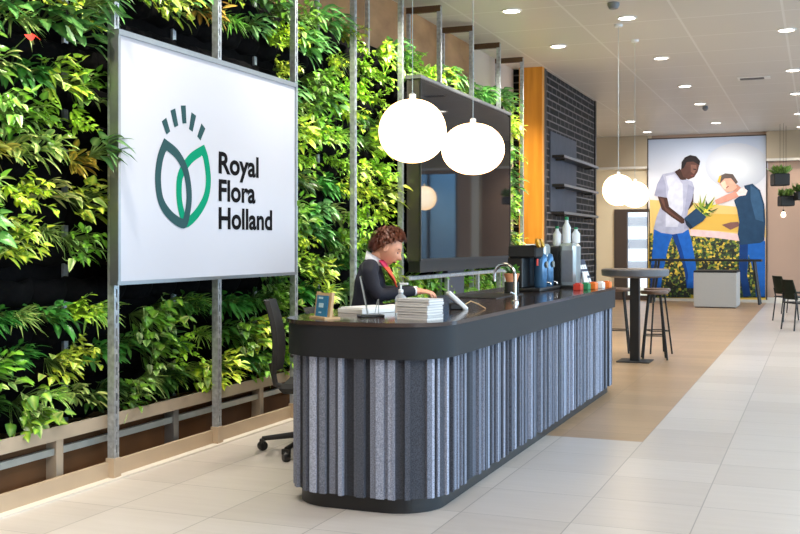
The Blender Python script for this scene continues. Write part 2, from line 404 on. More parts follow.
# back wall with the glazed door opening between X -4.72 and -4.05
m_ = MB(); m_.box(-6.2, -4.95, YB, YB+.2, 0, CEIL); struct('wall_back_left', m_, M['cream_wall'])
m_ = MB(); m_.box(-4.95, -4.0, YB, YB+.2, 2.35, CEIL); struct('wall_back_lintel', m_, M['cream_wall'])
m_ = MB(); m_.box(-4.0, 1.55, YB, YB+.2, 0, CEIL); m_.box(3.3, 9, YB, YB+.2, 0, CEIL); m_.box(1.55, 3.3, YB, YB+.2, 3.4, CEIL)
struct('wall_back', m_, M['pink_wall'])
m_ = MB(); m_.box(-6.0, -4.1, YB-.16, YB-.001, 3.44, CEIL-.001); m_.box(-1.2, 6, YB-.16, YB-.001, 3.55, CEIL-.001); struct('trim_soffit', m_, M['soffit'])
m_ = MB(); m_.box(-6.0, -4.1, YB-.2, YB-.001, 3.38, 3.44); m_.box(-1.2, 6, YB-.2, YB-.001, 3.49, 3.55); struct('trim_ledge', m_, M['white_trim'])
m_ = MB(); m_.box(-1.2, 1.5, YB-.03, YB-.001, 0, .13); struct('baseboard_back', m_, M['white_trim'])
m_ = MB(); m_.box(.78, 1.0, YB-.45, YB-.2, 0, CEIL); struct('pillar_back', m_, M['white_trim'])
d_ = thing('door_1', None, None, (-4.5, YB, 0)); d_['kind'] = 'structure'
f_ = MB(); f_.box(-.45, -.12, -.06, .12, 0, 2.35); f_.box(.44, .5, -.06, .12, 0, 2.35); f_.box(-.12, .44, -.06, .12, 2.27, 2.35); f_.box(-.12, .44, -.06, .12, 0, .12)
f_.build('door_frame', M['dark_frame'], d_)
f_ = MB(); f_.box(-.12, .44, .02, .035, .12, 2.27); f_.build('door_pane', M['clear'], d_)
w_ = thing('window_1', None, None, (2.42, YB, 0)); w_['kind'] = 'structure'
f_ = MB()
for x in (-.87, -.03, .81): f_.box(x, x+.06, 0, .14, .1, 3.4)
f_.box(-.87, .87, 0, .14, 0, .1); f_.build('window_frame', M['dark_frame'], w_)
MB().box(-.81, .81, .05, .06, .1, 3.4).build('window_pane', M['sky_tint_glass'], w_)
# neighbouring building seen through the glazed door
nb = thing('office_building', 'white office facade with grey window bands seen through the glazed door', 'building', (-5, 36, 0))
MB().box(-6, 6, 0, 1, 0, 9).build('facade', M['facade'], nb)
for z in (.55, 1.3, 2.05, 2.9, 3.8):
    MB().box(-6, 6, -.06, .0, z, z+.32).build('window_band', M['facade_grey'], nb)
# right side: glazed front, out of frame, lets daylight in
m_ = MB()
for k in range(12): y = -4.6+k*2.9; m_.box(8.8, 9.0, y, y+.16, 0, CEIL)
m_.box(8.8, 9, -5, YB, 0, .25); m_.box(8.8, 9, -5, YB, 3.9, CEIL); struct('window_2', m_, M['dark_frame'])
m_ = MB(); m_.box(-4.7, 9, -5.2, -5, 0, CEIL); struct('wall_front', m_, M['grey_wall'])
# kerb, trough and drain gutter at the foot of the planting
m_ = MB(); m_.box(-4.06, -4.0, -4, 15.6, 0, .012); struct('trim_floor_edge', m_, M['white_trim'])
m_ = MB(); m_.box(-4.09, -4.06, -4, 15.6, 0, .105); struct('trim_kerb', m_, M['kerb'])
m_ = MB(); m_.box(-4.24, -4.21, -4, 15.6, 0, .30); struct('trim_trough', m_, M['trough_wood'])
gt = thing('drain_gutter', 'long beige metal gutter running along the foot of the plant wall', 'gutter', (-4.3, 5, .3))
MB().box(.165, .18, -9, 10.5, .005, .085).box(.10, .165, -9, 10.5, .005, .02).build('channel', M['gutter'], gt)
MB().box(.12, .15, -9, 10.5, -.085, -.045).build('lower_rail', M['silver'], gt)
MB().box(-.15, .10, -9, 10.5, .0, .012).build('tray', M['felt_black'], gt)
for k in range(9):
    y = -.32+k*1.2-.9
    MB().box(.09, .165, y-.03, y+.03, -.3, .005).build('bracket', M['gutter'] if k % 2 else M['alu'], gt)

# ================================================================== POSTS
PY = [5.37+1.2*k for k in range(9)]
def make_post():
    t = thing('support_post', None, 'post')
    m = MB()   # open channel profile facing the room, with rungs across the slot
    m.box(-.025, .025, -.024, -.008, 0, 4.18); m.box(-.025, .025, .008, .024, 0, 4.18); m.box(-.025, -.01, -.009, .009, 0, 4.18)
    for k in range(52): m.box(-.01, .022, -.0095, .0095, .05+k*.08, .05+k*.08+.03)
    m.build('channel', M['steel'], t)
    MB().box(-.0095, -.0085, -.009, .009, 0, 4.18).build('slot', M['steel_dark'], t)  # dark strip carries the shade inside the slot as colour
    MB().box(-.40, -.36, -.02, .02, .33, 4.16).build('rear_upright', M['steel'], t)
    MB().box(-.40, .02, -.028, .028, 4.12, 4.19).build('top_bar', M['bronze'], t)
    MB().box(-.03, .032, -.036, .036, 0, .13).build('foot', M['kerb'], t)
    return t
p0 = make_post()
plab = ['steel post at the near vertical edge of the white sign', 'steel post running behind the middle of the white sign', 'steel post at the far vertical edge of the white sign',
        'steel post just behind the receptionist', 'steel post at the near edge of the dark screen', 'steel post topped by a bar tinted with wood reflection, second along the dark screen',
        'steel post topped by a bar tinted with wood reflection, third along the dark screen', 'steel post at the far edge of the dark screen', 'last steel post beside the amber oak wall end']
for k, y in enumerate(PY):
    o = p0 if k == 0 else dup(p0)
    o.location = (-4.05, y, 0); o['label'] = plab[k]; o['group'] = 'steel posts along the plant wall'

# ================================================================== LIVING WALL
lw = thing('pocket_planter', 'black felt pocket panel holding the rows of plants behind the steel posts', 'plant wall', (-4.5, 3, .4))
MB().box(-.015, .07, -1, 12.3, 0, 3.16).build('backing_panel', M['felt_black'], lw)
ROWS, Z0, DZ = 13, .52, .243
def make_pocket(y0, y1, z):
    m = MB(); n = int((y1-y0)/.3)
    prof = [(.07, -.14), (.15, -.13), (.19, -.07), (.18, .0), (.145, .02), (.07, .0)]
    prev = None
    K = n*6
    for k in range(K+1):
        y = y0+(y1-y0)*k/K; u = abs(math.sin(PI*k/6)); b = .55+.45*u**.6
        ring = [m.vert((.07+(x-.07)*b, y, z+zz-.02*u+.006*math.sin(k*1.7+z*9))) for x, zz in prof]
        if prev:
            for j in range(len(prof)-1): m.face([prev[j], ring[j], ring[j+1], prev[j+1]])
        prev = ring
    return m
for r in range(ROWS):
    make_pocket(-1, 12.3, Z0+r*DZ-.4-.02).build('pocket_row', M['felt_black'], lw, 60)

def cl(*a): return srgb(*a)
def lerp(a, b_, t): return tuple(x+(y-x)*t for x, y in zip(a, b_))
PROF = {'lance': lambda t: math.sin(PI*min(1, t**.75))**.9, 'heart': lambda t: (min(1, t*5)**.5)*(1-t**2.2)**.9 if t < 1 else 0,
        'strap': lambda t: min(1, t*6)*(1-t**3)**.7 if t < 1 else 0, 'oval': lambda t: math.sin(PI*t)**.6}
def leaf(m, p, d, L, W, droop, shape, cm, ce, fold=.22, seg=5, wave=0, roll=None):
    p = Vector(p); d = Vector(d).normalized(); up = Vector((.35, 0, 1))
    s = d.cross(up)
    if s.length < .05: s = Vector((0, 1, 0))
    s.normalize()
    s = (Matrix.Rotation(random.uniform(-.5, .5) if roll is None else roll, 3, d) @ s)
    nrm = s.cross(d).normalized()
    prev = None
    for k in range(seg+1):
        t = k/seg
        c0 = p+d*L*t*(1-.12*droop/L*t)+Vector((0, 0, -droop*t*t))
        w = W*.5*max(.02, PROF[shape](t))
        f = nrm*w*fold
        wv = nrm*wave*math.sin(t*9)*w
        row = [m.vert(c0-s*w+f+wv, ce), m.vert(c0-s*w*.5+f*.25, lerp(cm, ce, .55)), m.vert(c0, cm), m.vert(c0+s*w*.5+f*.25, lerp(cm, ce, .55)), m.vert(c0+s*w+f-wv, ce)]
        if prev:
            for j in range(4): m.face([prev[j], prev[j+1], row[j+1], row[j]])
        prev = row
def stem(m, a, b_, r=.0025, col=(.12, .2, .04, 1)):
    a = Vector(a); b_ = Vector(b_); d = (b_-a).normalized(); s = d.cross(Vector((0, 0, 1)))
    if s.length < .05: s = Vector((0, 1, 0))
    s.normalize(); n = s.cross(d)
    r1 = [m.vert(a+q, col) for q in (s*r, -s*r*.5+n*r, -s*r*.5-n*r)]; r2 = [m.vert(b_+q, col) for q in (s*r, -s*r*.5+n*r, -s*r*.5-n*r)]
    for j in range(3): m.face([r1[j], r1[(j+1) % 3], r2[(j+1) % 3], r2[j]])
R = random.uniform
def jit(c_, a=.25):
    k = 1+R(-a, a); return (min(1, c_[0]*k*(1+R(-.15, .15))), min(1, c_[1]*k), min(1, c_[2]*k), 1)
def pothos(big=1.0, cm=(116, 166, 40), ce=(78, 124, 36), n=52):
    m = MB(); c1, c2 = cl(*cm), cl(*ce)
    for k in range(n):
        cm, ce = (c2, lerp(c1, (.7, .75, .35, 1), .5)) if k % 4 == 0 else (c1, c2)
        a = R(-1.3, 1.3); e = R(-.9, .9); out = R(.05, .24)
        q = Vector((out, math.sin(a)*R(.05, .18), R(-.16, .1)))
        stem(m, (0, q.y*.3, 0), q)
        leaf(m, q, (R(.3, 1), math.sin(a)*R(.3, 1)+R(-.6, .6), R(-.8, .8)), R(.06, .095)*big, R(.042, .064)*big, R(.01, .05), 'heart', jit(cm), jit(ce))
    return m
def spider(cm=(176, 196, 90), ce=(70, 132, 36), n=56, L=.21):
    m = MB(); cm, ce = cl(*cm), cl(*ce)
    for k in range(n):
        a = R(-1.5, 1.5); e = R(-.2, 1.2)
        leaf(m, (R(0, .04), R(-.07, .07), R(0, .03)), (math.cos(a)*math.cos(e)+.25, math.sin(a)*math.cos(e), math.sin(e)), R(.7, 1.15)*L, R(.012, .019), R(.05, .16), 'strap', jit(cm), jit(ce), .3, 6)
    return m
def peace(cm=(62, 104, 36), ce=(40, 82, 28), n=46, L=.15):
    m = MB(); cm, ce = cl(*cm), cl(*ce)
    for k in range(n):
        a = R(-1.4, 1.4); e = R(-.3, 1.0)
        d = Vector((math.cos(a)*math.cos(e)+.2, math.sin(a)*math.cos(e), math.sin(e)))
        q = Vector((0, R(-.06, .06), 0))+d*R(.05, .15); stem(m, (0, q.y*.3, 0), q)
        d.z -= R(-.5, .9); d.y += R(-.6, .6)
        leaf(m, q, d, R(.75, 1.1)*L*.8, R(.034, .052), R(.02, .06), 'lance', jit(cm), jit(ce), .3, 5, .05)
    return m
def aglaonema(cm=(212, 206, 130), ce=(96, 128, 52), n=30):
    m = MB(); c1, c2 = cl(*cm), cl(*ce)
    for k in range(n):
        cm, ce = (c2, c1) if k % 3 == 0 else (c1, c2)
        a = R(-1.3, 1.3); e = R(-.3, .9)
        d = Vector((math.cos(a)*math.cos(e)+.2, math.sin(a)*math.cos(e), math.sin(e)))
        q = Vector((0, R(-.08, .08), 0))+d*R(.04, .14); stem(m, (0, q.y*.3, 0), q)
        d.z -= R(-.5, 1.0); d.y += R(-.7, .7)
        leaf(m, q, d, R(.09, .135), R(.036, .054), R(.015, .05), 'oval', jit(cm, .15), jit(ce), .25, 6)
    return m
def philodendron(cm=(120, 158, 96), ce=(52, 110, 50), n=22):
    m = MB(); cm, ce = cl(*cm), cl(*ce)
    for k in range(n):
        a = R(-1.4, 1.4); e = R(-.3, 1.1)
        d = Vector((math.cos(a)*math.cos(e)+.3, math.sin(a)*math.cos(e), math.sin(e)))
        q = d*R(.08, .2); stem(m, (0, 0, 0), q, .004)
        d.z -= R(-.3, 1.2); d.y += R(-.7, .7)
        leaf(m, q, d, R(.11, .16), R(.07, .1), R(.02, .05), 'heart', jit(cm, .2), jit(ce), .2, 6, .08)
    return m
def ficus(cm=(170, 196, 44), ce=(118, 162, 30), n=110):
    m = MB(); cm, ce = cl(*cm), cl(*ce)
    for b_ in range(9):
        a = R(-1.2, 1.2); e = R(-.5, 1.0); d = Vector((math.cos(a)*math.cos(e)+.2, math.sin(a)*math.cos(e), math.sin(e)))
        tip = d*R(.14, .26)+Vector((0, R(-.08, .08), -.04)); stem(m, (0, 0, 0), tip)
        for k in range(n//9):
            t = R(.25, 1); q = tip*t
            leaf(m, q, (R(.1, 1), R(-1, 1), R(-.8, .6)), R(.042, .066), R(.022, .034), R(.0, .03), 'oval', jit(cm, .3), jit(ce, .3), .25, 4)
    return m
def croton(): return aglaonema((222, 170, 72), (128, 112, 44), 26)
kinds = {
 'pothos': ('leafy mid green pothos', [pothos(), pothos(1.1), pothos(1.0, (150, 180, 52), (74, 134, 34))]),
 'golden_pothos': ('yellow green golden pothos', [pothos(1.05, (206, 206, 66), (126, 166, 40)), pothos(1.15, (190, 204, 60), (100, 150, 34))]),
 'spider_plant': ('arching lime striped spider plant', [spider(), spider((196, 206, 120), (84, 140, 40)), spider((120, 170, 60), (60, 124, 34), 62, .19)]),
 'peace_lily': ('dark glossy peace lily', [peace(), peace((52, 110, 36), (34, 86, 28)), peace((60, 124, 44), (40, 98, 32), 52, .16)]),
 'aglaonema': ('cream variegated aglaonema', [aglaonema(), aglaonema((190, 196, 120), (84, 124, 52))]),
 'philodendron': ('broad leaved philodendron', [philodendron(), philodendron((96, 146, 70), (44, 100, 40))]),
 'weeping_fig': ('small leaved bright yellow green fig', [ficus(), ficus((150, 186, 42), (96, 146, 30)), ficus((196, 204, 60), (130, 164, 34))]),
 'golden_maranta': ('golden striped broad leaved maranta', [aglaonema((206, 176, 62), (104, 108, 34), 34), aglaonema((196, 188, 90), (112, 112, 40), 34)]),
 'croton': ('yellow and bronze leaved croton', [croton(), aglaonema((206, 140, 70), (110, 84, 40), 22)]),
}
MESH = {}
for kn, (desc, mbs) in kinds.items():
    MESH[kn] = []
    for mb in mbs:
        o = mb.build(kn, M['leaf'], smooth='full', colors=True); MESH[kn].append(o.data); bpy.data.objects.remove(o)
ct, st = math.cos(TH), math.sin(TH)
def proj(X, Y, Z):
    xc = X*ct+Y*st; zc = -X*st+Y*ct
    return 400+F_PX*xc/zc, 244-F_PX*(Z-EYE)/zc
pick_low = ['pothos']*4+['peace_lily']*4+['spider_plant']*2+['golden_pothos']*2+['weeping_fig']+['aglaonema']
pick_mid = ['peace_lily']*1+['pothos']*4+['spider_plant']*3+['aglaonema']*1+['weeping_fig']*3+['philodendron']+['golden_pothos']*2
pick_top = ['weeping_fig']*3+['golden_pothos']*2+['spider_plant']*4+['philodendron']*2+['pothos']*2+['croton']
nplant = 0
for bay in range(-2, 8):
    ya = 5.37+1.2*bay; npb = 5 if bay < 3 else 4
    for r in range(ROWS):
        z = Z0+r*DZ
        for k in range(npb):
            y = ya+1.2*(k+.5)/npb+R(-.05, .05)
            if bay == -2 and y < 4.25: continue
            u, v = proj(-4.15, y, z)
            if v < -28 or u > 526: continue
            if 5.43 < y < 7.67 and 1.2 < z < 2.62: continue                   # behind the sign
            if 5.47 < y < 7.75 and 2.62 <= z < 3.02 and random.random() < .92: continue   # bare pockets above it
            if 10.15 < y < 13.65 and 1.22 < z < 3.05: continue               # behind the screen
            if 10.1 < y < 13.7 and z > 3.05 and z < 3.28: continue
            if u > 318 and v > 322: continue                                  # behind the desk
            if random.random() < (.02 if bay < 0 else .08): continue
            if y < 5.3 and 1.15 < z < 1.3: continue                          # bare dark band near the first post
            kn = random.choice(pick_low if z < 1.2 else pick_mid if z < 2.6 else pick_top)
            if y < 5.3 and 1.75 < z < 2.05: kn = random.choice(['golden_maranta', 'golden_maranta', 'aglaonema'])
            if 7.8 < y < 9 and z < 2.4 and random.random() < .35: kn = 'peace_lily'
            if 5.4 < y < 7.8 and z < 1.3 and random.random() < .5: kn = random.choice(['peace_lily', 'pothos'])
            if bay == 3 and z > 1.7: kn = random.choice(['weeping_fig', 'weeping_fig', 'golden_pothos', 'spider_plant'])
            if bay == 2 and z > 2.6: kn = random.choice(['philodendron', 'pothos', 'pothos', 'spider_plant', 'weeping_fig'])
            if bay >= 4 and z > 3.2: kn = random.choice(['philodendron', 'philodendron', 'pothos', 'golden_pothos', 'weeping_fig'])
            me = random.choice(MESH[kn])
            o = bpy.data.objects.new(kn, me); C.objects.link(o)
            s_ = R(.8, 1.1)*(1.15 if npb == 4 else 1)
            o.location = (-4.31+R(-.02, .03), y, z+R(-.03, .03)); o.scale = (s_, s_*random.choice((1, -1)), s_*(.8 if z < 1.3 and bay < 3 else .95))
            o.rotation_euler = (R(-.25, .25), R(-.15, .2), R(-.2, .2))
            where = ('before the first post' if bay == -1 else 'long before the first post') if bay < 0 else 'past the %s post' % ORD[bay]
            tag(o, '%s, %s row up, %s plant %s' % (kinds[kn][0], ORD[r], ORD[k if bay >= 0 else npb-1-k], where), 'plant', 'plants in the living wall')
            nplant += 1
print('PLANTS', nplant)
# loose hanging vine with larger leaves crossing the sign edge
for (y, z, sc, nm) in ((5.2, 1.98, .85, 'large philodendron reaching over the near edge of the white sign'), (5.16, 2.88, .9, 'pale philodendron drooping over the top near corner of the sign')):
    o = bpy.data.objects.new('philodendron', MESH['philodendron'][0]); C.objects.link(o)
    o.location = (-4.1, y, z); o.scale = (sc, sc, sc); o.rotation_euler = (0, 0, .5); tag(o, nm, 'plant', 'plants in the living wall')
# red flower
an = thing('anthurium', 'small red anthurium flower among the upper near plants', 'flower', (-4.2, 4.66, 2.585))
f_ = MB(); leaf(f_, (.12, 0, .03), (.5, -.4, -.5), .075, .06, .0, 'heart', cl(200, 40, 30), cl(190, 30, 30), .2); leaf(f_, (.12, .01, .04), (.3, .7, -.4), .07, .055, .0, 'heart', cl(214, 60, 40), cl(190, 30, 30), .2)
f_.build('spathe', M['leaf'], an, 'full', colors=True)
f_ = MB(); stem(f_, (0, 0, -.05), (.12, 0, .035), .003); f_.build('stem', M['leaf'], an, colors=True)

# ================================================================== SIGN
SX = -3.97
sg = thing('company_sign', 'large white rectangular sign with a green leaf emblem and black lettering, fixed to the posts', 'sign', (SX, 6.48, 1.21))
SW, SH = 1.165, 1.53
MB().box(-.045, 0, -SW+.012, SW-.012, .012, SH-.012).build('panel', M['sign_white'], sg)
f_ = MB(); f_.box(-.055, .012, -SW-.012, SW+.012, SH-.012, SH+.022); f_.box(-.055, .004, -SW-.012, SW+.012, -.012, .012)
f_.box(-.055, .008, -SW-.012, -SW+.012, .012, SH-.012); f_.box(-.055, .008, SW-.012, SW+.012, .012, SH-.012)
f_.build('frame', M['alu'], sg)
def sgn(u, v):   # photo point -> sign plane (y, z) in metres
    t = (u-400)/F_PX; z = SX/(t*ct-st); x = t*z
    return (x*st+z*ct-6.48, EYE-(v-244)/F_PX*z-1.21)
def bez(p0, c_, p1, n=24): return [((1-t)**2*p0[0]+2*t*(1-t)*c_[0]+t*t*p1[0], (1-t)**2*p0[1]+2*t*(1-t)*c_[1]+t*t*p1[1]) for t in [k/n for k in range(n+1)]]
def ring(outline, th, x, m, name, par):
    """flat closed band of width th inside the outline"""
    n = len(outline); inn = []
    cx = sum(p[0] for p in outline)/n; cy = sum(p[1] for p in outline)/n
    for k in range(n):
        a, b_ = outline[k-1], outline[(k+1) % n]; t = Vector((b_[0]-a[0], b_[1]-a[1])); t.normalize()
        nn = Vector((-t.y, t.x))
        if nn.dot(Vector((cx-outline[k][0], cy-outline[k][1]))) < 0: nn = -nn
        inn.append((outline[k][0]+nn.x*th, outline[k][1]+nn.y*th))
    T = Vector(outline[0]); Bt = Vector(max(outline, key=lambda p: math.dist(p, outline[0]))); ax = (Bt-T).normalized()
    side = lambda p: ax.x*(p[1]-T.y)-ax.y*(p[0]-T.x)
    for k in range(n):
        q = Vector(inn[k])
        if side(outline[k])*side(q) <= 0 or abs(side(outline[k])) < 1e-6: q = T+ax*(q-T).dot(ax)
        d = (q-T).dot(ax); q += ax*(max(d, min(th*1.3, .2))-d); inn[k] = tuple(q)
    mb = MB(); o_ = [mb.vert((x, p[0], p[1])) for p in outline]; i_ = [mb.vert((x, p[0], p[1])) for p in inn]
    for k in range(n): mb.face([o_[k], o_[(k+1) % n], i_[(k+1) % n], i_[k]])
    return mb.build(name, m, par)
def spline(pts, n=12):
    """closed smooth outline through points; a repeated point makes a sharp tip"""
    out = []; K = len(pts)
    for k in range(K):
        p0, p1, p2, p3 = (Vector(pts[(k+q) % K]) for q in (-1, 0, 1, 2))
        if (p2-p1).length < 1e-9: continue
        if (p1-p0).length < 1e-9: p0 = p1-(p2-p1)*.2
        if (p3-p2).length < 1e-9: p3 = p2+(p2-p1)*.2
        for q in range(n):
            t = q/n; out.append(tuple(.5*((2*p1)+(p2-p0)*t+(2*p0-5*p1+4*p2-p3)*t*t+(3*p1-p0-3*p2+p3)*t**3)))
    return out
ring(spline([sgn(*p) for p in ((204, 144.5), (204, 144.5), (189.5, 154), (178.5, 171), (176, 190), (178, 210), (184.5, 227.5), (197, 219), (207.5, 201), (210.8, 181), (208.3, 158))]), .066, .0012, M['logo_green'], 'emblem_green_leaf', sg)
ring(spline([sgn(*p) for p in ((163.8, 138), (163.8, 138), (157.2, 156), (154.8, 180), (158.5, 204), (170, 221), (184.5, 228.3), (190, 213), (191.5, 192), (187.5, 168), (178, 150))]), .066, .0024, M['logo_slate'], 'emblem_slate_leaf', sg)
f_ = MB()
for (a, b_) in (((163.8, 119.5), (168.2, 133)), ((172.6, 109.5), (176.2, 126.5)), ((183, 105.5), (184.3, 123.5)), ((193.6, 114), (190.6, 130.5)), ((203.2, 126), (198.6, 138.5))):
    p, q = sgn(*a), sgn(*b_); d = Vector((q[0]-p[0], q[1]-p[1])); nn = Vector((-d.y, d.x)).normalized()*.030
    f_.poly([(.0018, p[0]-nn.x, p[1]-nn.y), (.0018, p[0]+nn.x, p[1]+nn.y), (.0018, q[0]+nn.x*.8, q[1]+nn.y*.8), (.0018, q[0]-nn.x*.8, q[1]-nn.y*.8)])
f_.build('emblem_rays', M['logo_slate'], sg)
def lettering(txt, size, mtx, m, par, name='lettering', bold=.012, sx=1, space=1):
    cu = bpy.data.curves.new('txt', 'FONT'); cu.body = txt; cu.size = size; cu.offset = bold*size; cu.space_character = space; cu.space_line = 1.0
    o = bpy.data.objects.new('txt', cu); C.objects.link(o); bpy.context.view_layer.update()
    me = bpy.data.meshes.new_from_object(o.evaluated_get(bpy.context.evaluated_depsgraph_get()))
    bpy.data.objects.remove(o); me.materials.clear(); me.materials.append(m)
    me.transform(mtx @ Matrix.Diagonal((sx, 1, 1, 1)))
    q = bpy.data.objects.new(name, me); C.objects.link(q); q.parent = par
    return q
TXT = Matrix(((0, 0, 1, .002), (1, 0, 0, 0), (0, 1, 0, 0), (0, 0, 0, 1)))   # text x -> room Y, text y -> Z, facing +X
for (s_, v, wpx) in (('Royal', 172.5, 258.5), ('Flora', 200.2, 255.3), ('Holland', 228.2, 272)):
    y0, z0 = sgn(218.5, v); y1 = sgn(wpx, v)[0]
    q = lettering(s_, .212, Matrix.Translation((0, y0, z0)) @ TXT, M['ink'], sg, bold=.03)
    ys = [vv.co.y for vv in q.data.vertices]; k = (y1-y0)/(max(ys)-min(ys)); mn = min(ys)
    for vv in q.data.vertices: vv.co.y = y0+(vv.co.y-mn)*k

# ================================================================== SCREEN
ts = thing('video_screen', 'huge dark glossy video screen standing before the plant wall', 'screen', (-3.86, 11.96, 0))
box('cabinet', -.15, -.012, -1.72, 1.72, 1.27, 3.18, M['gunmetal'], ts)
box('display_glass', -.012, .0, -1.70, 1.70, 1.295, 3.15, M['screen_glass'], ts)
MB().box(-.012, .006, -1.72, -1.70, 1.27, 3.18).box(-.012, .006, 1.70, 1.72, 1.27, 3.18).box(-.012, .006, -1.70, 1.70, 1.27, 1.295).build('bezel', M['black'], ts)
box('top_cover', -.16, .012, -1.73, 1.73, 3.18, 3.215, M['alu'], ts)
box('lower_housing', -.14, -.01, -1.70, 1.70, 1.15, 1.27, M['plinth'], ts)
box('pedestal', -.22, -.12, -.50, .10, 0, 1.15, M['slate'], ts)
cr = thing('cross_rail', 'galvanised horizontal rail bolted to the posts below the dark screen', 'rail', (-3.975, 11.96, 1.115))
MB().box(-.02, .025, -1.8, 1.95, -.045, .0, b=.005).build('rail_profile', M['steel'], cr)
for y in (-.55, .62, 1.8): MB().box(-.018, .02, y-.025, y+.025, -.5, -.045).build('drop_bracket', M['steel'], cr)

# ================================================================== RECEPTION DESK
XL, XF, YN, YF, RC = -2.848, -1.85, 5.145, 10.62, .34
def rrect(x0, x1, y0, y1, r, n=10):
    pts = []
    for (cx, cy, a0) in ((x1-r, y0+r, -PI/2), (x1-r, y1-r, 0), (x0+r, y1-r, PI/2), (x0+r, y0+r, PI)):
        for k in range(n+1):
            a = a0+PI/2*k/n; pts.append((cx+r*math.cos(a), cy+r*math.sin(a)))
    return pts
dk = thing('reception_desk', 'long rounded reception desk with dark top and grey fluted felt front', 'desk', (0, 0, 0))
TOPZ = 1.03
MB().prism(rrect(XL-.006, XF+.006, YN-.006, YF+.006, RC), TOPZ-.022, TOPZ).build('worktop', M['worktop'], dk, 40)
def path_pts(off, y_start=YN+.62):
    """plan path of the cladding: from the staff side of the near end, round the front to the staff side of the far end"""
    r = RC+off; P = [(XL-off, y_start)]
    for (cx, cy, a0) in ((XL+RC, YN+RC, PI), (XF-RC, YN+RC, 1.5*PI), (XF-RC, YF-RC, 2*PI)):
        for k in range(15):
            a = a0+PI/2*k/14; P.append((cx+r*math.cos(a), cy+r*math.sin(a)))
    P.append((XL+.4, YF+off))
    return P
def resample(P, cuts):
    ls = [0]
    for a, b_ in zip(P, P[1:]): ls.append(ls[-1]+math.dist(a, b_))
    out = []; j = 0
    for s_ in cuts:
        while j < len(ls)-2 and ls[j+1] < s_: j += 1
        t = (s_-ls[j])/(ls[j+1]-ls[j]); a, b_ = P[j], P[j+1]
        d = Vector((b_[0]-a[0], b_[1]-a[1])).normalized()
        out.append((a[0]+(b_[0]-a[0])*t, a[1]+(b_[1]-a[1])*t, d.y, -d.x))
    return out, ls[-1]
def band(name, z0, z1, off, m, th=.03):
    mb = MB(); P = path_pts(off); Q = path_pts(off-th)
    for q in range(len(P)-1):
        a, b_, c_, d = P[q], P[q+1], Q[q+1], Q[q]
        mb.face([mb.vert((*a, z0)), mb.vert((*b_, z0)), mb.vert((*b_, z1)), mb.vert((*a, z1))])
        mb.face([mb.vert((*b_, z0)), mb.vert((*a, z0)), mb.vert((*d, z0)), mb.vert((*c_, z0))])
        mb.face([mb.vert((*c_, z0)), mb.vert((*d, z0)), mb.vert((*d, z1)), mb.vert((*c_, z1))])
    import bmesh
    o = mb.build(name, m, dk, 'full')
    bm = bmesh.new(); bm.from_mesh(o.data); bmesh.ops.remove_doubles(bm, verts=bm.verts, dist=1e-5); bm.to_mesh(o.data); bm.free()
    o.data.set_sharp_from_angle(angle=.7)
    return o
band('fascia', .834, TOPZ-.022, 0, M['fascia'])
# fluted felt slats of uneven width, depth and grey
FZ0, FZ1 = .085, .834
rs = random.Random(11); mb = MB(); P0 = path_pts(-.02); _, LT = resample(P0, [0]); s_ = .01; last = None
slats = []
while s_ < LT-.06:
    w = rs.choice([.016, .02, .024, .03, .036, .046]); slats.append((s_, s_+w, rs.choice([.0, .012, .022, .03]))); s_ += w
for i, (a, b_, dep) in enumerate(slats):
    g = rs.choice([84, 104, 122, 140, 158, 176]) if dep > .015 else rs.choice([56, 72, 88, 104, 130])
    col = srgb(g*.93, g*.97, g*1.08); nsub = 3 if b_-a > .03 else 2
    pp, _ = resample(P0, [a+(b_-a)*k/nsub for k in range(nsub+1)])
    o_ = [(x+nx*(dep-.028), y+ny*(dep-.028)) for x, y, nx, ny in pp]; i_ = [(x-nx*.045, y-ny*.045) for x, y, nx, ny in pp]
    pl = o_+i_[::-1]; mb.col = col
    A = [mb.vert((x, y, FZ0)) for x, y in pl]; B = [mb.vert((x, y, FZ1)) for x, y in pl]; n = len(pl)
    for j in range(n): mb.face([A[j], A[(j+1) % n], B[(j+1) % n], B[j]])
    mb.face(A[::-1]); mb.face(B)
mb.build('fluted_cladding', M['flutes'], dk, colors=True)
MB().prism(path_pts(-.075, YN+.62)+[(XL+.42, YF-.08), (XL+.42, YN+.62)], 0, FZ0+.01).build('plinth', M['plinth'], dk, 40)
box('carcass', XL+.44, XF-.14, YN+.16, YF-.16, FZ0+.011, TOPZ-.03, M['black_matte'], dk)
box('sink_basin', -2.66, -2.3, 7.75, 8.55, TOPZ, TOPZ+.006, M['black'], dk)

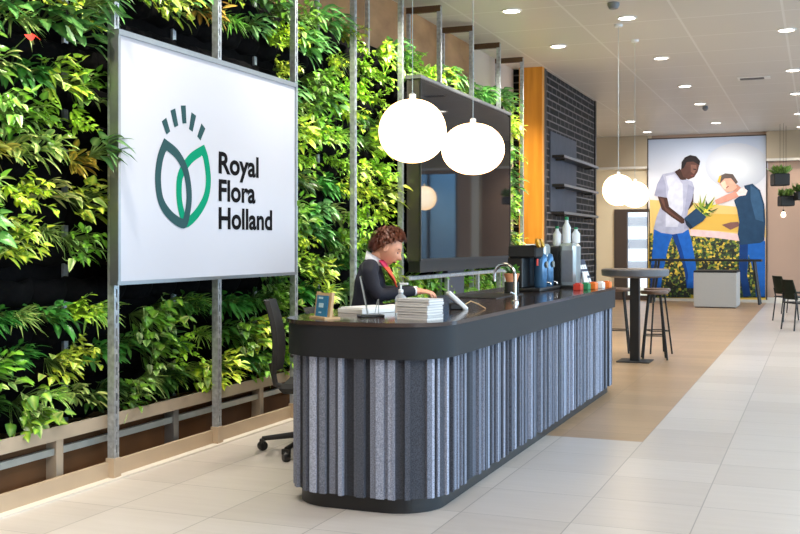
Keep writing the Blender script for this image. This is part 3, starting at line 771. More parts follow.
# items on the desk -------------------------------------------------
def easel():
    t = thing('card_stand', 'small kraft wood stand holding a blue card at the near desk corner', 'card stand', (-2.60, 5.36, TOPZ), -.62)
    for sx in (-1, 1):
        MB().box(-.004, .022, -.008, .008, 0, .145, Matrix.Translation((sx*.078-.006, -.01, .004)) @ Matrix.Rotation(-.12, 4, 'X')).build('upright', M['kraft'], t)
    MB().box(-.08, .09, -.01, .0, .115, .14, Matrix.Translation((0, -.01, .004)) @ Matrix.Rotation(-.12, 4, 'X')).build('top_rail', M['kraft'], t)
    MB().box(-.085, .095, -.05, .05, 0, .01).build('foot_board', M['kraft'], t)
    c_ = MB().box(-.062, .066, -.016, -.011, .01, .128, Matrix.Translation((0, -.01, .0)) @ Matrix.Rotation(-.12, 4, 'X')).build('card', M['blue_card'], t)
    mt = Matrix.Translation((0, -.01, .0)) @ Matrix.Rotation(-.12, 4, 'X')
    for q in ((-.03, .022, .06, .085), (-.04, .01, .108, .12), (-.025, .005, .028, .036)):
        MB().box(q[0], q[1], -.018, -.0165, q[2], q[3], mt).build('card_print', M['light_blue'], c_)
    c2 = MB().box(-.078, .05, .03, .034, .008, .12, Matrix.Rotation(.12, 4, 'X')).build('back_leg', M['kraft'], t)
easel()
tag(MB().box(-.16, .16, -.105, .105, 0, .028, b=.002).box(-.15, .14, -.1, .09, .028, .036).build('paper_stack', M['paper'], loc=(-2.58, 5.94, TOPZ)), 'low stack of white papers lying behind the blue card stand', 'papers').rotation_euler.z = 1.2
tag(MB().box(-.15, .15, -.105, .105, 0, .012).build('loose_papers', M['paper'], loc=(-2.6, 6.45, TOPZ)), 'loose white sheets lying in front of the receptionist', 'papers').rotation_euler.z = 1.5
tag(MB().box(-.075, .075, -.035, .035, 0, .012, b=.004).build('mobile_phone', M['black'], loc=(-2.40, 5.56, TOPZ)), 'black phone lying flat before the white papers', 'phone').rotation_euler.z = .75
ac = thing('acrylic_stand', 'clear leaning acrylic sign holder on the desk before the receptionist', 'sign holder', (-2.44, 5.62, TOPZ), .38)
rot = Matrix.Rotation(.22, 4, 'Y')
MB().box(-.0025, .0025, -.075, .075, .0, .235, Matrix.Translation((.0, 0, .002)) @ Matrix.Rotation(-.2, 4, 'Y')).build('sheet', M['clear'], ac)
MB().box(-.004, .004, -.0765, -.0735, .0, .235, Matrix.Translation((.0, 0, .002)) @ Matrix.Rotation(-.2, 4, 'Y')).build('edge', M['silver'], ac)
MB().box(-.03, .09, -.075, .075, 0, .003).build('base', M['clear'], ac)
MB().box(-.002, .002, -.075, -.07, .0, .10, Matrix.Translation((.06, 0, .002))).box(-.002, .002, -.075, -.07, .0, .10, Matrix.Translation((.035, 0, .002)) @ Matrix.Rotation(.2, 4, 'Y')).build('clip', M['silver'], ac)
sb = thing('sanitizer_bottle', 'clear pump bottle of hand gel next to the brochure pile', 'bottle', (-2.21, 5.55, TOPZ))
MB().lathe([(.03, 0), (.034, .005), (.034, .10), (.03, .12), (.014, .135), (.014, .145)], n=20).build('body', M['gel'], sb, 40)
MB().lathe([(.015, .145), (.015, .16), (.006, .163), (.005, .19)], n=14).build('collar', M['white_plastic'], sb, 40)
MB().box(-.008, .045, -.008, .008, .188, .2, b=.003).build('pump', M['white_plastic'], sb)
MB().box(-.02, .02, -.0355, -.03, .03, .09).build('sticker', M['paper'], sb)
br = thing('brochure_pile', 'tall slightly skewed pile of white brochures at the desk front edge', 'brochures', (-2.08, 5.52, TOPZ), -.28)
for k in range(16):
    MB().box(-.105, .105, -.075, .075, k*.0072, k*.0072+.0062, Matrix.Translation((R(-.004, .004), R(-.004, .004), 0)) @ Matrix.Rotation(R(-.03, .03)+.004*k, 4, 'Z')).build('brochure', M['paper_grey'] if k % 2 else M['paper'], br)
pt = thing('card_terminal', 'white tilted payment terminal on the desk beyond the brochures', 'card terminal', (-2.155, 6.39, TOPZ), .5)
tl = Matrix.Translation((.0, 0, .05)) @ Matrix.Rotation(.75, 4, 'Y')
MB().box(-.09, .08, -.04, .04, -.012, .018, tl, b=.008).build('body', M['white_plastic'], pt)
MB().box(-.075, -.03, -.03, .03, .018, .0195, tl).build('display', M['grey_plastic'], pt)
MB().box(-.01, .06, -.03, .03, .018, .021, tl).build('keypad', M['grey_plastic'], pt)
MB().box(-.05, .035, -.035, .035, 0, .04, b=.006).build('cradle', M['black'], pt)
MB().tube([(.04, .03, .02), (.1, .06, .05), (.15, .06, .03), (.19, .02, .004)], .004, 6).build('cable', M['kraft'], pt)
tp = thing('kitchen_tap', 'chrome swan neck tap standing on the desk near the coffee machine', 'tap', (-2.02, 7.28, TOPZ), 2.9)
arc = [(0, 0, .01), (0, 0, .19)]+[(.085-.085*math.cos(a), 0, .19+.085*math.sin(a)) for a in [PI*k/12 for k in range(1, 13)]]+[(.17, 0, .15)]
MB().tube(arc, .012, 10).build('spout', M['chrome'], tp, 60)
MB().lathe([(.028, 0), (.028, .012), (.018, .02), (.018, .05)], n=18).build('base', M['chrome'], tp, 40)
MB().tube([(0, 0, .06), (0, .055, .075)], .007, 8).build('lever', M['chrome'], tp, 60)
pp = thing('potted_plant', 'small plant in a terracotta pot beside the tap', 'potted plant', (-2.42, 8.62, TOPZ))
MB().lathe([(.06, .0), (.062, .09), (.058, .1)], n=20).build('pot_holder', M['pot_black'], pp, 40)
MB().lathe([(.045, .1), (.068, .17), (.06, .172), (.05, .16), (0, .155)], n=20).build('pot', M['terracotta'], pp, 40)
f_ = MB()
for k in range(26):
    a = R(0, 2*PI); leaf(f_, (0, 0, .16), (math.cos(a)*.6, math.sin(a)*.6, R(.4, 1.2)), R(.09, .15), .045, R(.01, .05), 'oval', cl(90, 150, 44), cl(50, 104, 34))
f_.build('foliage', M['leaf'], pp, 'full', colors=True)

# coffee machine ---------------------------------------------------------
cm_ = thing('coffee_machine', 'tall black coffee machine with two blue brewing towers on the desk', 'coffee machine', (-2.36, 9.14, TOPZ))
MB().box(-.18, .10, -.17, .62, 0, .03, b=.008).build('drip_tray', M['black'], cm_)
MB().box(-.20, -.06, -.16, .60, .03, .30, b=.01).build('body', M['black'], cm_)
MB().box(-.19, .06, -.17, .12, .30, .41, b=.012).build('hopper_housing', M['black_matte'], cm_)
for k, y in enumerate((.12, .36)):
    tw = MB().lathe([(.052, .03), (.06, .05), (.06, .29), (.05, .325), (.03, .335), (0, .335)], .03, y, 20).build('brewing_tower', M['navy_steel'], cm_, 40)
    MB().lathe([(.03, 0), (.03, .012), (0, .014)], n=16).build('gauge', M['silver'], tw, 40).matrix_local = Matrix.Translation((.088, y-.02, .235)) @ Matrix.Rotation(PI/2, 4, 'Y')
    MB().tube([(.09, y, .075), (.12, y, .07), (.125, y, .05)], .009, 8).build('spout', M['chrome'], tw, 60)
for y in (-.12, .02):
    MB().lathe([(.02, 0), (.042, .008), (.042, .03), (.03, .036), (0, .036)], n=18).build('group_head', M['gold'], cm_, 40).matrix_local = Matrix.Translation((.06, y-.05, .42)) @ Matrix.Rotation(PI/2-.3, 4, 'Y')
MB().box(.06, .068, -.15, -.11, .23, .29).build('warning_plate', M['red_plastic'], cm_)
for y, hgt in ((.22, .44), (.32, .46)):
    MB().tube([(.04, y, .3), (-.02, y-.05, hgt)], .014, 8).build('steam_pipe', M['chrome'], cm_, 60)
MB().box(-.16, .05, .22, .42, .3, .42, b=.02).build('bean_hopper', M['silver'], cm_)
gr = thing('bean_grinder', 'tall silver coffee grinder between the blue towers and the navy display', 'grinder', (-2.22, 9.95, TOPZ))
MB().box(-.075, .085, -.13, .13, .0, .43, b=.03).build('body', M['silver'], gr, 40)
MB().box(-.19, -.075, -.12, .13, .0, .40, b=.01).build('side_panel', M['black'], gr)
MB().box(-.05, .06, -.136, -.13, .06, .36).build('front_plate', M['alu'], gr)
MB().box(-.06, .07, -.16, -.13, .0, .02).build('drip_shelf', M['black'], gr)
def bottle(x, y, z, h, label):
    t = thing('syrup_bottle', label, 'bottle', (x, y, z), 0, 'green capped bottles by the coffee machine')
    MB().lathe([(.036, 0), (.04, .01), (.04, h*.6), (.018, h*.78), (.016, h*.9)], n=18).build('body', M['white_plastic'], t, 40)
    MB().lathe([(.019, h*.88), (.019, h), (0, h)], n=14).build('cap', M['green_cap'], t, 40)
bottle(-2.33, 9.90, TOPZ+.40, .19, 'short white bottle with green cap on the black side of the grinder')
bottle(-2.245, 9.93, TOPZ+.43, .25, 'tallest white bottle with green cap on top of the grinder')
bottle(-2.17, 10.0, TOPZ+.43, .15, 'smallest white bottle with green cap on top of the grinder')
tg = thing('tag_display', 'navy inclined display board with white badges at the desk far end', 'display', (-2.12, 10.36, TOPZ), -.15)
tb = Matrix.Translation((0, 0, 0)) @ Matrix.Rotation(-.35, 4, 'Y')
MB().box(-.01, .01, -.11, .11, 0, .28, tb).build('board', M['navy'], tg)
for iy in (-.06, 0, .06):
    for iz in (.06, .13, .2): MB().box(.0101, .0135, iy-.022, iy+.022, iz-.022, iz+.022, tb).build('badge', M['paper'], tg)
MB().box(-.12, .02, -.08, .08, 0, .012).build('foot', M['black'], tg)
tc_ = thing('price_card', 'white folded card standing in front of the navy display', 'card', (-2.07, 10.02, TOPZ), -.2)
MB().box(-.002, .002, -.045, .045, 0, .155, Matrix.Rotation(-.15, 4, 'Y')).build('front_leaf', M['paper'], tc_); MB().box(-.002, .002, -.045, .045, 0, .155, Matrix.Translation((-.045, 0, 0)) @ Matrix.Rotation(.15, 4, 'Y')).build('back_leaf', M['paper'], tc_)
for k, (y, mm, nm) in enumerate(((9.50, 'red_plastic', 'red'), (9.66, 'green_paper', 'green'), (9.82, 'orange_paper', 'orange'), (9.98, 'paper', 'white'), (10.13, 'orange_paper', 'far orange'))):
    tag(MB().box(-.035, .035, -.06, .06, 0, .055, b=.004).box(-.02, .02, -.04, .04, .055, .065).build('tea_box', M[mm], loc=(-2.04+.036*k, y, TOPZ)), '%s little tea box in the row at the far desk edge' % nm, 'box', 'little boxes along the desk edge')

# ================================================================== PENDANT LAMPS
def pendant(x, y, z, w, h, label, tilt):
    t = thing('pendant_lamp', label, 'pendant lamp', (x, y, z), tilt, 'glowing pebble pendant lamps')
    mb = MB(); nu, nv = 32, 20
    prof = []
    for k in range(nv+1):
        a = -PI/2+PI*k/nv; prof.append((w/2*max(0, math.cos(a))**.92, h/2*math.sin(a)*(1.0 if a > 0 else .97)))
    mb.lathe(prof, n=nu, sy=.92); mb.build('shade', M['opal'], t, 'full')
    MB().lathe([(.022, h/2-.004), (.022, h/2+.03), (.006, h/2+.04)], n=12).build('cap', M['white_plastic'], t, 40)
    MB().tube([(0, 0, h/2+.03), (0, 0, CEIL-z-.03)], .0025, 6).build('cord', M['silver'], t)
    MB().lathe([(.05, CEIL-z-.03), (.055, CEIL-z-.001)], n=16).build('canopy', M['white_plastic'], t, 40)
pendant(-2.385, 6.19, 2.16, .43, .41, 'round white glass pendant lamp nearest, above the brochures', .2)
pendant(-2.36, 7.36, 2.145, .465, .385, 'flattened white glass pendant lamp hanging before the dark screen', .5)
pendant(-2.36, 13.38, 2.13, .40, .40, 'round white glass pendant lamp over the near side of the bar table', .1)
pendant(-2.33, 14.47, 2.12, .38, .36, 'smaller white glass pendant lamp over the far side of the bar table', .4)

# ================================================================== BAR TABLE, STOOLS
bt = thing('bar_table', 'round grey bar table on a black square column behind the desk', 'table', (-2.11, 13.12, 0))
MB().lathe([(.28, 1.035), (.405, 1.06), (.41, 1.13), (.40, 1.14), (0, 1.14)], n=40).build('top', [M['table_edge']], bt, 40)
MB().lathe([(.395, 1.1405), (.395, 1.144), (0, 1.144)], n=40).build('top_surface', M['table_top'], bt, 40)
MB().box(-.055, .055, -.055, .055, .015, 1.04).build('column', M['black'], bt)
MB().box(-.2, .2, -.2, .2, 0, .015, b=.005).build('base_plate', M['black'], bt)
def make_stool():
    t = thing('bar_stool', None, 'stool', group='bar stools round the bar table')
    MB().lathe([(.10, .815), (.165, .82), (.175, .84), (.17, .86), (.12, .855), (0, .85)], n=26).build('seat', M['seat_wood'], t, 40)
    for k in range(4):
        a = PI/4+k*PI/2; c_, s2 = math.cos(a), math.sin(a)
        MB().tube([(c_*.10, s2*.10, .82), (c_*.21, s2*.21, 0)], .0125, 8).build('leg', M['black_matte'], t, 60)
    rr = .173; MB().tube([(rr*math.cos(PI/4+k*PI/2), rr*math.sin(PI/4+k*PI/2), .30) for k in range(5)], .008, 6, False).build('foot_ring', M['black_matte'], t)
    return t
s0 = make_stool()
for k, (x, y, z, lab) in enumerate(((-1.93, 13.5, .2, 'wooden bar stool with black legs beside the table column, nearest the tan walkway'), (-2.0, 14.25, .5, 'wooden bar stool behind the walkway side stool, under the far table rim'),
                                    (-2.5, 14.15, .1, 'bar stool on the brick wall side of the table column'), (-2.62, 13.25, .4, 'bar stool half hidden by the far end of the desk'))):
    o = s0 if k == 0 else dup(s0); o.location = (x, y, 0); o.rotation_euler.z = z; o['label'] = lab

# ================================================================== OFFICE CHAIRS
def make_chair(h, bh=.5, a0=.3):
    t = thing('office_chair', None, 'office chair', group='black office chairs behind the desk')
    for k in range(5):
        a = 2*PI*k/5+a0; c_, s2 = math.cos(a), math.sin(a)
        g = MB().tube([(0, 0, .13), (c_*.15, s2*.15, .115), (c_*.37, s2*.37, .085)], [.028, .022, .016], 8).build('base_arm', M['black'], t, 60)
        w = MB().lathe([(.0, -.022), (.03, -.022), (.034, -.01), (.034, .01), (.03, .022), (0, .022)], n=16).build('caster', M['black'], t, 40)
        w.matrix_local = Matrix.Translation((c_*.37, s2*.37, .0345)) @ Matrix.Rotation(a+.9, 4, 'Z') @ Matrix.Rotation(PI/2, 4, 'X')
        MB().box(-.014, .014, -.028, .028, .05, .085, Matrix.Translation((c_*.37, s2*.37, 0)) @ Matrix.Rotation(a, 4, 'Z')).build('caster_fork', M['black'], g)
    MB().lathe([(.03, .1), (.03, h*.55), (.018, h*.56), (.018, h-.07)], n=16).build('gas_lift', M['black'], t, 40)
    MB().box(-.22, .23, -.225, .225, h-.07, h, b=.03).build('seat', M['black_matte'], t, 40)
    MB().tube([(-.15, 0, h-.06), (-.27, 0, h-.03), (-.30, 0, h+.12)], .022, 8).build('back_bar', M['black'], t, 60)
    mb = MB(); prev = None
    for k in range(11):
        z = h+.06+bh*k/10; x = -.27-.035*math.sin(PI*k/10*.9)*0-.05*(k/10)+.035*math.sin(PI*k/10); w = .21*(1-.25*(k/10)**3)*min(1, .8+k*.1)
        row = []
        for j in range(7):
            y = -w+2*w*j/6; row.append((x+.05*(y/w)**2*.6, y, z))
        a = [mb.vert(p) for p in row]; b2 = [mb.vert((p[0]-.03, p[1], p[2])) for p in row]
        cur = a+b2[::-1]
        if prev:
            for j in range(len(cur)): mb.face([prev[j], prev[(j+1) % len(cur)], cur[(j+1) % len(cur)], cur[j]])
        else: mb.face(cur[::-1])
        prev = cur
    mb.face(prev); mb.build('backrest', M['black_matte'], t, 60, recalc=True)
    for sy in (-1, 1):
        MB().tube([(-.02, sy*.235, h-.05), (-.02, sy*.28, h-.03), (-.02, sy*.28, h+.19)], .014, 8).box(-.13, .12, sy*.28-.035, sy*.28+.035, h+.19, h+.22, b=.01).build('armrest', M['black'], t, 60)
    return t
ch = make_chair(.5, .5, 3.03); ch.location = (-3.27, 6.58, 0); ch.rotation_euler.z = .36
ch['label'] = 'empty black office chair on castors at the near end behind the desk'
ch2 = make_chair(.70, .2); ch2.location = (-3.33, 7.3, 0); ch2.rotation_euler.z = .25
ch2['label'] = 'black office chair the receptionist sits on'

# ================================================================== RECEPTIONIST
def skin_obj(name, verts, edges, radii):
    """closed tapered limbs along the skeleton, one ball per joint; remesh() then melts them into one surface"""
    import bmesh
    mb = MB()
    def rr(r): return r if isinstance(r, tuple) else (r, r)
    for p, r in zip(verts, radii):
        rx, ry = rr(r); rz = min(rx, ry)*(.75 if isinstance(r, tuple) else 1)
        o0 = len(mb.v); mb.lathe([(math.cos(-PI/2+PI*k/8), math.sin(-PI/2+PI*k/8)) if 0 < k < 8 else (0, -1 if k == 0 else 1) for k in range(9)], n=16)
        for i in range(o0, len(mb.v)): q = mb.v[i]; mb.v[i] = (p[0]+q[0]*rx, p[1]+q[1]*ry, p[2]+q[2]*rz)
    for i, j in edges:
        A, B = Vector(verts[i]), Vector(verts[j]); ra, rb = rr(radii[i]), rr(radii[j])
        flat = isinstance(radii[i], tuple) and isinstance(radii[j], tuple)
        if flat and abs((B-A).normalized().z) > .6: ex, ey = Vector((1, 0, 0)), Vector((0, 1, 0))
        elif flat:
            d = (B-A).normalized(); ey = Vector((0, 0, 1)).cross(d).normalized(); ex = d.cross(ey).normalized(); ra, rb = (ra[1], ra[0]), (rb[1], rb[0]); 
        else:
            d = (B-A).normalized(); ex = d.cross(Vector((0, 0, 1)) if abs(d.z) < .9 else Vector((1, 0, 0))).normalized(); ey = d.cross(ex).normalized()
            if not isinstance(radii[i], tuple): pass
            ra = (min(ra),)*2 if isinstance(radii[i], tuple) and not isinstance(radii[j], tuple) and False else ra
            if isinstance(radii[i], tuple) and not isinstance(radii[j], tuple): ra = (rb[0]*1.15,)*2
        n = 16
        r1 = [mb.vert(A+ex*ra[0]*math.cos(2*PI*k/n)+ey*ra[1]*math.sin(2*PI*k/n)) for k in range(n)]
        r2 = [mb.vert(B+ex*rb[0]*math.cos(2*PI*k/n)+ey*rb[1]*math.sin(2*PI*k/n)) for k in range(n)]
        for k in range(n): mb.face([r1[k], r1[(k+1) % n], r2[(k+1) % n], r2[k]])
        mb.face(r1[::-1]); mb.face(r2)
    me = bpy.data.meshes.new(name); me.from_pydata(mb.v, [], mb.f)
    bm = bmesh.new(); bm.from_mesh(me); bmesh.ops.recalc_face_normals(bm, faces=bm.faces); bm.to_mesh(me); bm.free()
    return me
class Sk:
    def __init__(s): s.v = []; s.e = []; s.r = []
    def add(s, p, r, par=None):
        s.v.append(tuple(p)); s.r.append(r); i = len(s.v)-1
        if par is not None: s.e.append((par, i))
        return i
    def chain(s, pts, par):
        for p, r in pts: par = s.add(p, r, par)
        return par
def remesh(meshes, name, voxel, smooth=4):
    import bmesh
    bm = bmesh.new()
    for m in meshes: bm.from_mesh(m)
    me = bpy.data.meshes.new(name); bm.to_mesh(me); bm.free()
    o = bpy.data.objects.new(name, me); C.objects.link(o)
    rm = o.modifiers.new('r', 'REMESH'); rm.mode = 'VOXEL'; rm.voxel_size = voxel; rm.use_smooth_shade = True
    sm = o.modifiers.new('s', 'SMOOTH'); sm.iterations = smooth; sm.factor = .5
    bpy.context.view_layer.update()
    m2 = bpy.data.meshes.new_from_object(o.evaluated_get(bpy.context.evaluated_depsgraph_get()))
    bpy.data.objects.remove(o)
    m2.polygons.foreach_set('use_smooth', [True]*len(m2.polygons)); m2.name = name
    return m2
def add_mesh(name, me, m, parent):
    me.materials.clear(); me.materials.append(m); o = bpy.data.objects.new(name, me); C.objects.link(o); o.parent = parent; return o
# local frame: +x = facing, +y = her left, z up from the floor
HC = Vector((.155, 0, 1.425))                      # head centre
HR = Matrix.Translation(HC) @ Matrix.Rotation(.52, 4, 'Y') @ Matrix.Scale(1.06, 4)   # bowed
def head_mesh(hair=False):
    mb = MB(); nu, nv = 48, 36; rows = []
    g = lambda d, s_: math.exp(-(d/s_)**2)
    for k in range(nv+1):
        ph = -PI/2+PI*k/nv; row = []
        for j in range(nu):
            th = 2*PI*j/nu
            dx, dy, dz = math.cos(ph)*math.cos(th), math.cos(ph)*math.sin(th), math.sin(ph)
            x, y, z = dx*.097, dy*.076, dz*.118
            if z < 0:
                q = (-z/.118); y *= 1-.30*q**1.6; x = x*(1-.12*q) + .02*q
                if dx < 0: x *= 1-.25*q
            if dx > 0:
                fx = 0
                fx += .036*g(y, .012)*g(z+.030, .020)*(1 if z > -.05 else .6)     # nose
                fx += .009*g(y, .01)*g(z+.002, .022)
                fx -= .011*(g(y-.032, .017)+g(y+.032, .017))*g(z-.004, .015)    # eye sockets
                fx += .006*g(abs(y)-.03, .03)*g(z-.028, .012)                  # brow
                fx += .011*g(y, .026)*g(z+.066, .011)                          # mouth
                fx -= .003*g(y, .02)*g(z+.066, .003)
                fx += .014*g(y, .022)*g(z+.103, .015)                          # chin
                fx += .005*(g(y-.042, .02)+g(y+.042, .02))*g(z+.03, .025)      # cheeks
                x += fx*min(1, dx*2)
            row.append(mb.vert((x, y, z)))
        rows.append(row)
    for a, b_ in zip(rows, rows[1:]):
        for j in range(nu): mb.face([a[j], a[(j+1) % nu], b_[(j+1) % nu], b_[j]])
    for sy in (-1, 1):                                                       # ears
        e = MB().lathe([(0, -.007), (.014, -.007), (.018, 0), (.014, .007), (.006, .003), (0, .003)], n=16, sx=1.0, sy=1.75)
        mt = Matrix.Translation((-.008, sy*.079, -.012)) @ Matrix.Rotation(-sy*(PI/2-.3), 4, 'X') @ Matrix.Rotation(.15, 4, 'Z')
        off = len(mb.v)
        for p in e.v: mb.vert(mt @ Vector(p))
        for f2 in e.f: mb.face([i+off for i in f2])
    mb.v = [tuple(HR @ Vector(p)) for p in mb.v]
    me = bpy.data.meshes.new('h'); me.from_pydata(mb.v, [], mb.f); return me
def hand(s, wrist, par, side, fdir, spread_dir, down):
    """palm and five bent fingers; fdir = finger direction, spread_dir = towards the thumb side, down = palm side"""
    w = Vector(wrist); f, sp, dn = Vector(fdir).normalized(), Vector(spread_dir).normalized(), Vector(down).normalized()
    palm = s.add(w+f*.03, .021, par); kn = palm
    for o_ in (.024, .008, -.008, -.023): s.chain([(w+f*.05+sp*o_*.8, .0145), (w+f*.085+sp*o_, .0115)], palm)
    for k, (o_, L) in enumerate(((.030, .068), (.010, .078), (-.010, .072), (-.028, .056))):
        b0 = w+f*.088+sp*o_
        s.chain([(b0, .0085), (b0+f*L*.45+dn*.006, .0082), (b0+f*L*.75+dn*(.022), .0075), (b0+f*L*.88+dn*.040, .0065)], kn)
    t0 = w+f*.03+sp*.026
    s.chain([(t0, .011), (t0+f*.03+sp*.022+dn*.01, .0095), (t0+f*.06+sp*.022+dn*.022, .008)], palm)
ws = thing('person', 'seated receptionist in a dark blazer and orange scarf, head bowed over the desk', 'person', (-3.19, 7.33, 0), .33)
SHZ = 1.275
def arm_pts(sy, extra=0):
    return [((.035, sy*.150, SHZ), .052+extra), ((.03, sy*.185, SHZ-.04), .050+extra), ((.06, sy*.215, 1.13), .042+extra), ((.10, sy*.225, 1.075 if sy > 0 else 1.07), .038+extra), ((.24, sy*.16, 1.085), .033+extra), ((.36, sy*.09, 1.095), .026+extra)]
b = Sk()
r0 = b.add((-.02, 0, .80), (.12, .15))
sp_ = b.chain([((-.015, 0, .92), (.10, .135)), ((.005, 0, 1.05), (.10, .14)), ((.02, 0, 1.18), (.10, .15)), ((.02, 0, 1.265), (.075, .10))], r0)
nk = b.chain([((.045, 0, 1.32), .052), ((.085, 0, 1.375), .048)], sp_)
hand_end = {}
for sy in (-1, 1):
    e = b.chain(arm_pts(sy), sp_)
    w_ = Vector((.37, sy*.085, 1.093)); wi = b.add(w_, .022, e)
    hand(b, w_, wi, sy, (1, -sy*.35, -.05), (.3, -sy*1, .1), (0, 0, -1))
for sy in (-1, 1):
    b.chain([((.02, sy*.09, .80), .088), ((.22, sy*.10, .795), .075), ((.40, sy*.10, .79), .058), ((.41, sy*.10, .62), .05), ((.39, sy*.10, .36), .036), ((.40, sy*.10, .31), .032), ((.50, sy*.11, .285), .026)], r0)
body = remesh([skin_obj('b', b.v, b.e, b.r), head_mesh()], 'body', .0052, 3)
add_mesh('body', body, M['skin'], ws)
# blazer
j = Sk(); r0 = j.add((-.02, 0, .84), (.135, .165))
sp_ = j.chain([((-.015, 0, .93), (.12, .155)), ((.005, 0, 1.05), (.118, .158)), ((.018, 0, 1.17), (.118, .165)), ((.018, 0, 1.262), (.088, .115))], r0)
j.chain([((.028, 0, 1.30), .062)], sp_)
for sy in (-1, 1): j.chain(arm_pts(sy, .012)[:-1]+[((.345, sy*.10, 1.094), .036)], sp_)
add_mesh('blazer', remesh([skin_obj('j', j.v, j.e, j.r)], 'blazer', .009, 4), M['jacket'], ws)
t_ = Sk(); r0 = t_.add((-.03, 0, .80), (.125, .155))
for sy in (-1, 1): t_.chain([((.02, sy*.09, .80), .095), ((.22, sy*.10, .795), .083), ((.41, sy*.10, .79), .066), ((.42, sy*.10, .62), .058), ((.395, sy*.10, .36), .05)], r0)
add_mesh('trousers', remesh([skin_obj('t', t_.v, t_.e, t_.r)], 'trousers', .011, 3), M['jacket'], ws)
for sy in (-1, 1):
    MB().box(-.07, .16, -.04, .04, .0, .075, b=.025).build('shoe', M['black'], ws, 50).matrix_local = Matrix.Translation((.42, sy*.105, .235))
# shirt collar, cuffs and scarf
cb_ = MB(); prev = None
for k in range(25):
    a = .55+ (2*PI-1.1)*k/24; ca, sa = math.cos(a), math.sin(a)
    c0 = Vector((.052, 0, 1.335)); lean = .05*(-ca)
    p = [c0+Vector((ca*.066, sa*.062, -.022+lean*.6)), c0+Vector((ca*.06, sa*.057, .03+lean*.7)), c0+Vector((ca*.073, sa*.069, -.03+lean*.6))]
    cur = [cb_.vert(q) for q in p]
    if prev:
        for q in range(2): cb_.face([prev[q], prev[q+1], cur[q+1], cur[q]])
    prev = cur
cb_.build('collar', M['shirt'], ws, 'full')
for sy in (-1, 1):
    MB().tube([(.335, sy*.104, 1.094), (.366, sy*.088, 1.0945)], .033, 14).build('cuff', M['shirt'], ws, 60)
mb = MB(); prev = None
for k in range(13):
    t = k/12; c0 = Vector((.10+.145*t-.03*t*t, -.045+.03*t, 1.325-.205*t)); w = .03+.026*math.sin(PI*min(1, t*1.1))
    cur = [mb.vert(c0+Vector((.012*math.sin(q*2.1+k*.4), q*w, 0))+Vector((.014*(1-q*q), 0, 0))) for q in (-1, -.5, 0, .5, 1)]
    if prev:
        for q in range(4): mb.m = 1 if t < .32 else 0; mb.face([prev[q], prev[q+1], cur[q+1], cur[q]])
    prev = cur
o = mb.build('scarf', [M['scarf'], M['scarf_pink']], ws, 'full'); sd = o.modifiers.new('solid', 'SOLIDIFY'); sd.thickness = .008
# hair: a full short cut, built as a cap with swept locks
hb = MB(); rh = random.Random(5)
def hairline(th):
    f = math.cos(th)          # 1 forehead ... -1 nape
    if f > .62: return .62
    if f > .0: return .62-(.62-f)/.62*.50
    return max(-.62, .12+f*1.25)
def hp(th, ph, k=1.0):
    return Vector((math.cos(ph)*math.cos(th)*.116*k-.014, math.cos(ph)*math.sin(th)*.093*k, math.sin(ph)*(.140 if ph > 0 else .15)*k+.004))
nu, nv = 48, 22; rows = []
for k in range(nv+1):
    row = []
    for q in range(nu):
        th = 2*PI*q/nu; lo = hairline(th); ph = lo+(PI/2-lo)*k/nv
        row.append(hb.vert(HR @ hp(th, ph, (.90 if k == 0 else 1.0)+.02*math.sin(th*9+ph*6))))
    rows.append(row)
for a, b_ in zip(rows, rows[1:]):
    for q in range(nu): hb.face([a[q], a[(q+1) % nu], b_[(q+1) % nu], b_[q]])
for k in range(900):
    th = rh.uniform(0, 2*PI); lo = hairline(th); ph = rh.uniform(lo+.12, 1.5); p = hp(th, ph, 1.0); n = hp(th, ph).normalized()
    cr_ = hp(PI, .9)                                            # whorl at the crown: locks sweep away from it
    d = (p-cr_); d = d-n*d.dot(n)
    if d.length < .01: continue
    d = d.normalized()+Vector((rh.uniform(-.35, .35), rh.uniform(-.35, .35), rh.uniform(-.3, .2))); d = (d-n*d.dot(n)).normalized()
    s3 = d.cross(n).normalized(); L = rh.uniform(.035, .06)*(.55 if ph < lo+.3 else 1); w = rh.uniform(.005, .010)
    q0, q1, q2 = p-n*.004, p+d*L*.5+n*rh.uniform(.006, .020), p+d*L+n*rh.uniform(-.006, .010)
    i_ = [hb.vert(HR @ (q0-s3*w)), hb.vert(HR @ (q0+s3*w)), hb.vert(HR @ (q1+s3*w)), hb.vert(HR @ (q1-s3*w)), hb.vert(HR @ q2)]
    hb.face(i_[:4]); hb.face([i_[3], i_[2], i_[4]])
hb.build('hair', M['hair'], ws, 'full')
for sy in (-1, 1):
    e = MB().lathe([(0, -.006), (.0064, -.004), (.009, 0), (.0064, .004), (0, .006)], n=12); e.v = [tuple(HR @ (Vector(p)*.8+Vector((.0815, sy*.032, .0)))) for p in e.v]
    e.build('eye', M['eye'], ws, 'full')
    e = MB().tube([HR @ Vector((.086, sy*.02, .026)), HR @ Vector((.084, sy*.035, .031)), HR @ Vector((.074, sy*.05, .026))], .0032, 6); e.build('eyebrow', M['hair'], ws)
MB().tube([HR @ Vector((.095, -.022, -.067)), HR @ Vector((.106, 0, -.0655)), HR @ Vector((.095, .022, -.067))], [.003, .0055, .003], 8).build('lips', M['lip'], ws, 'full')

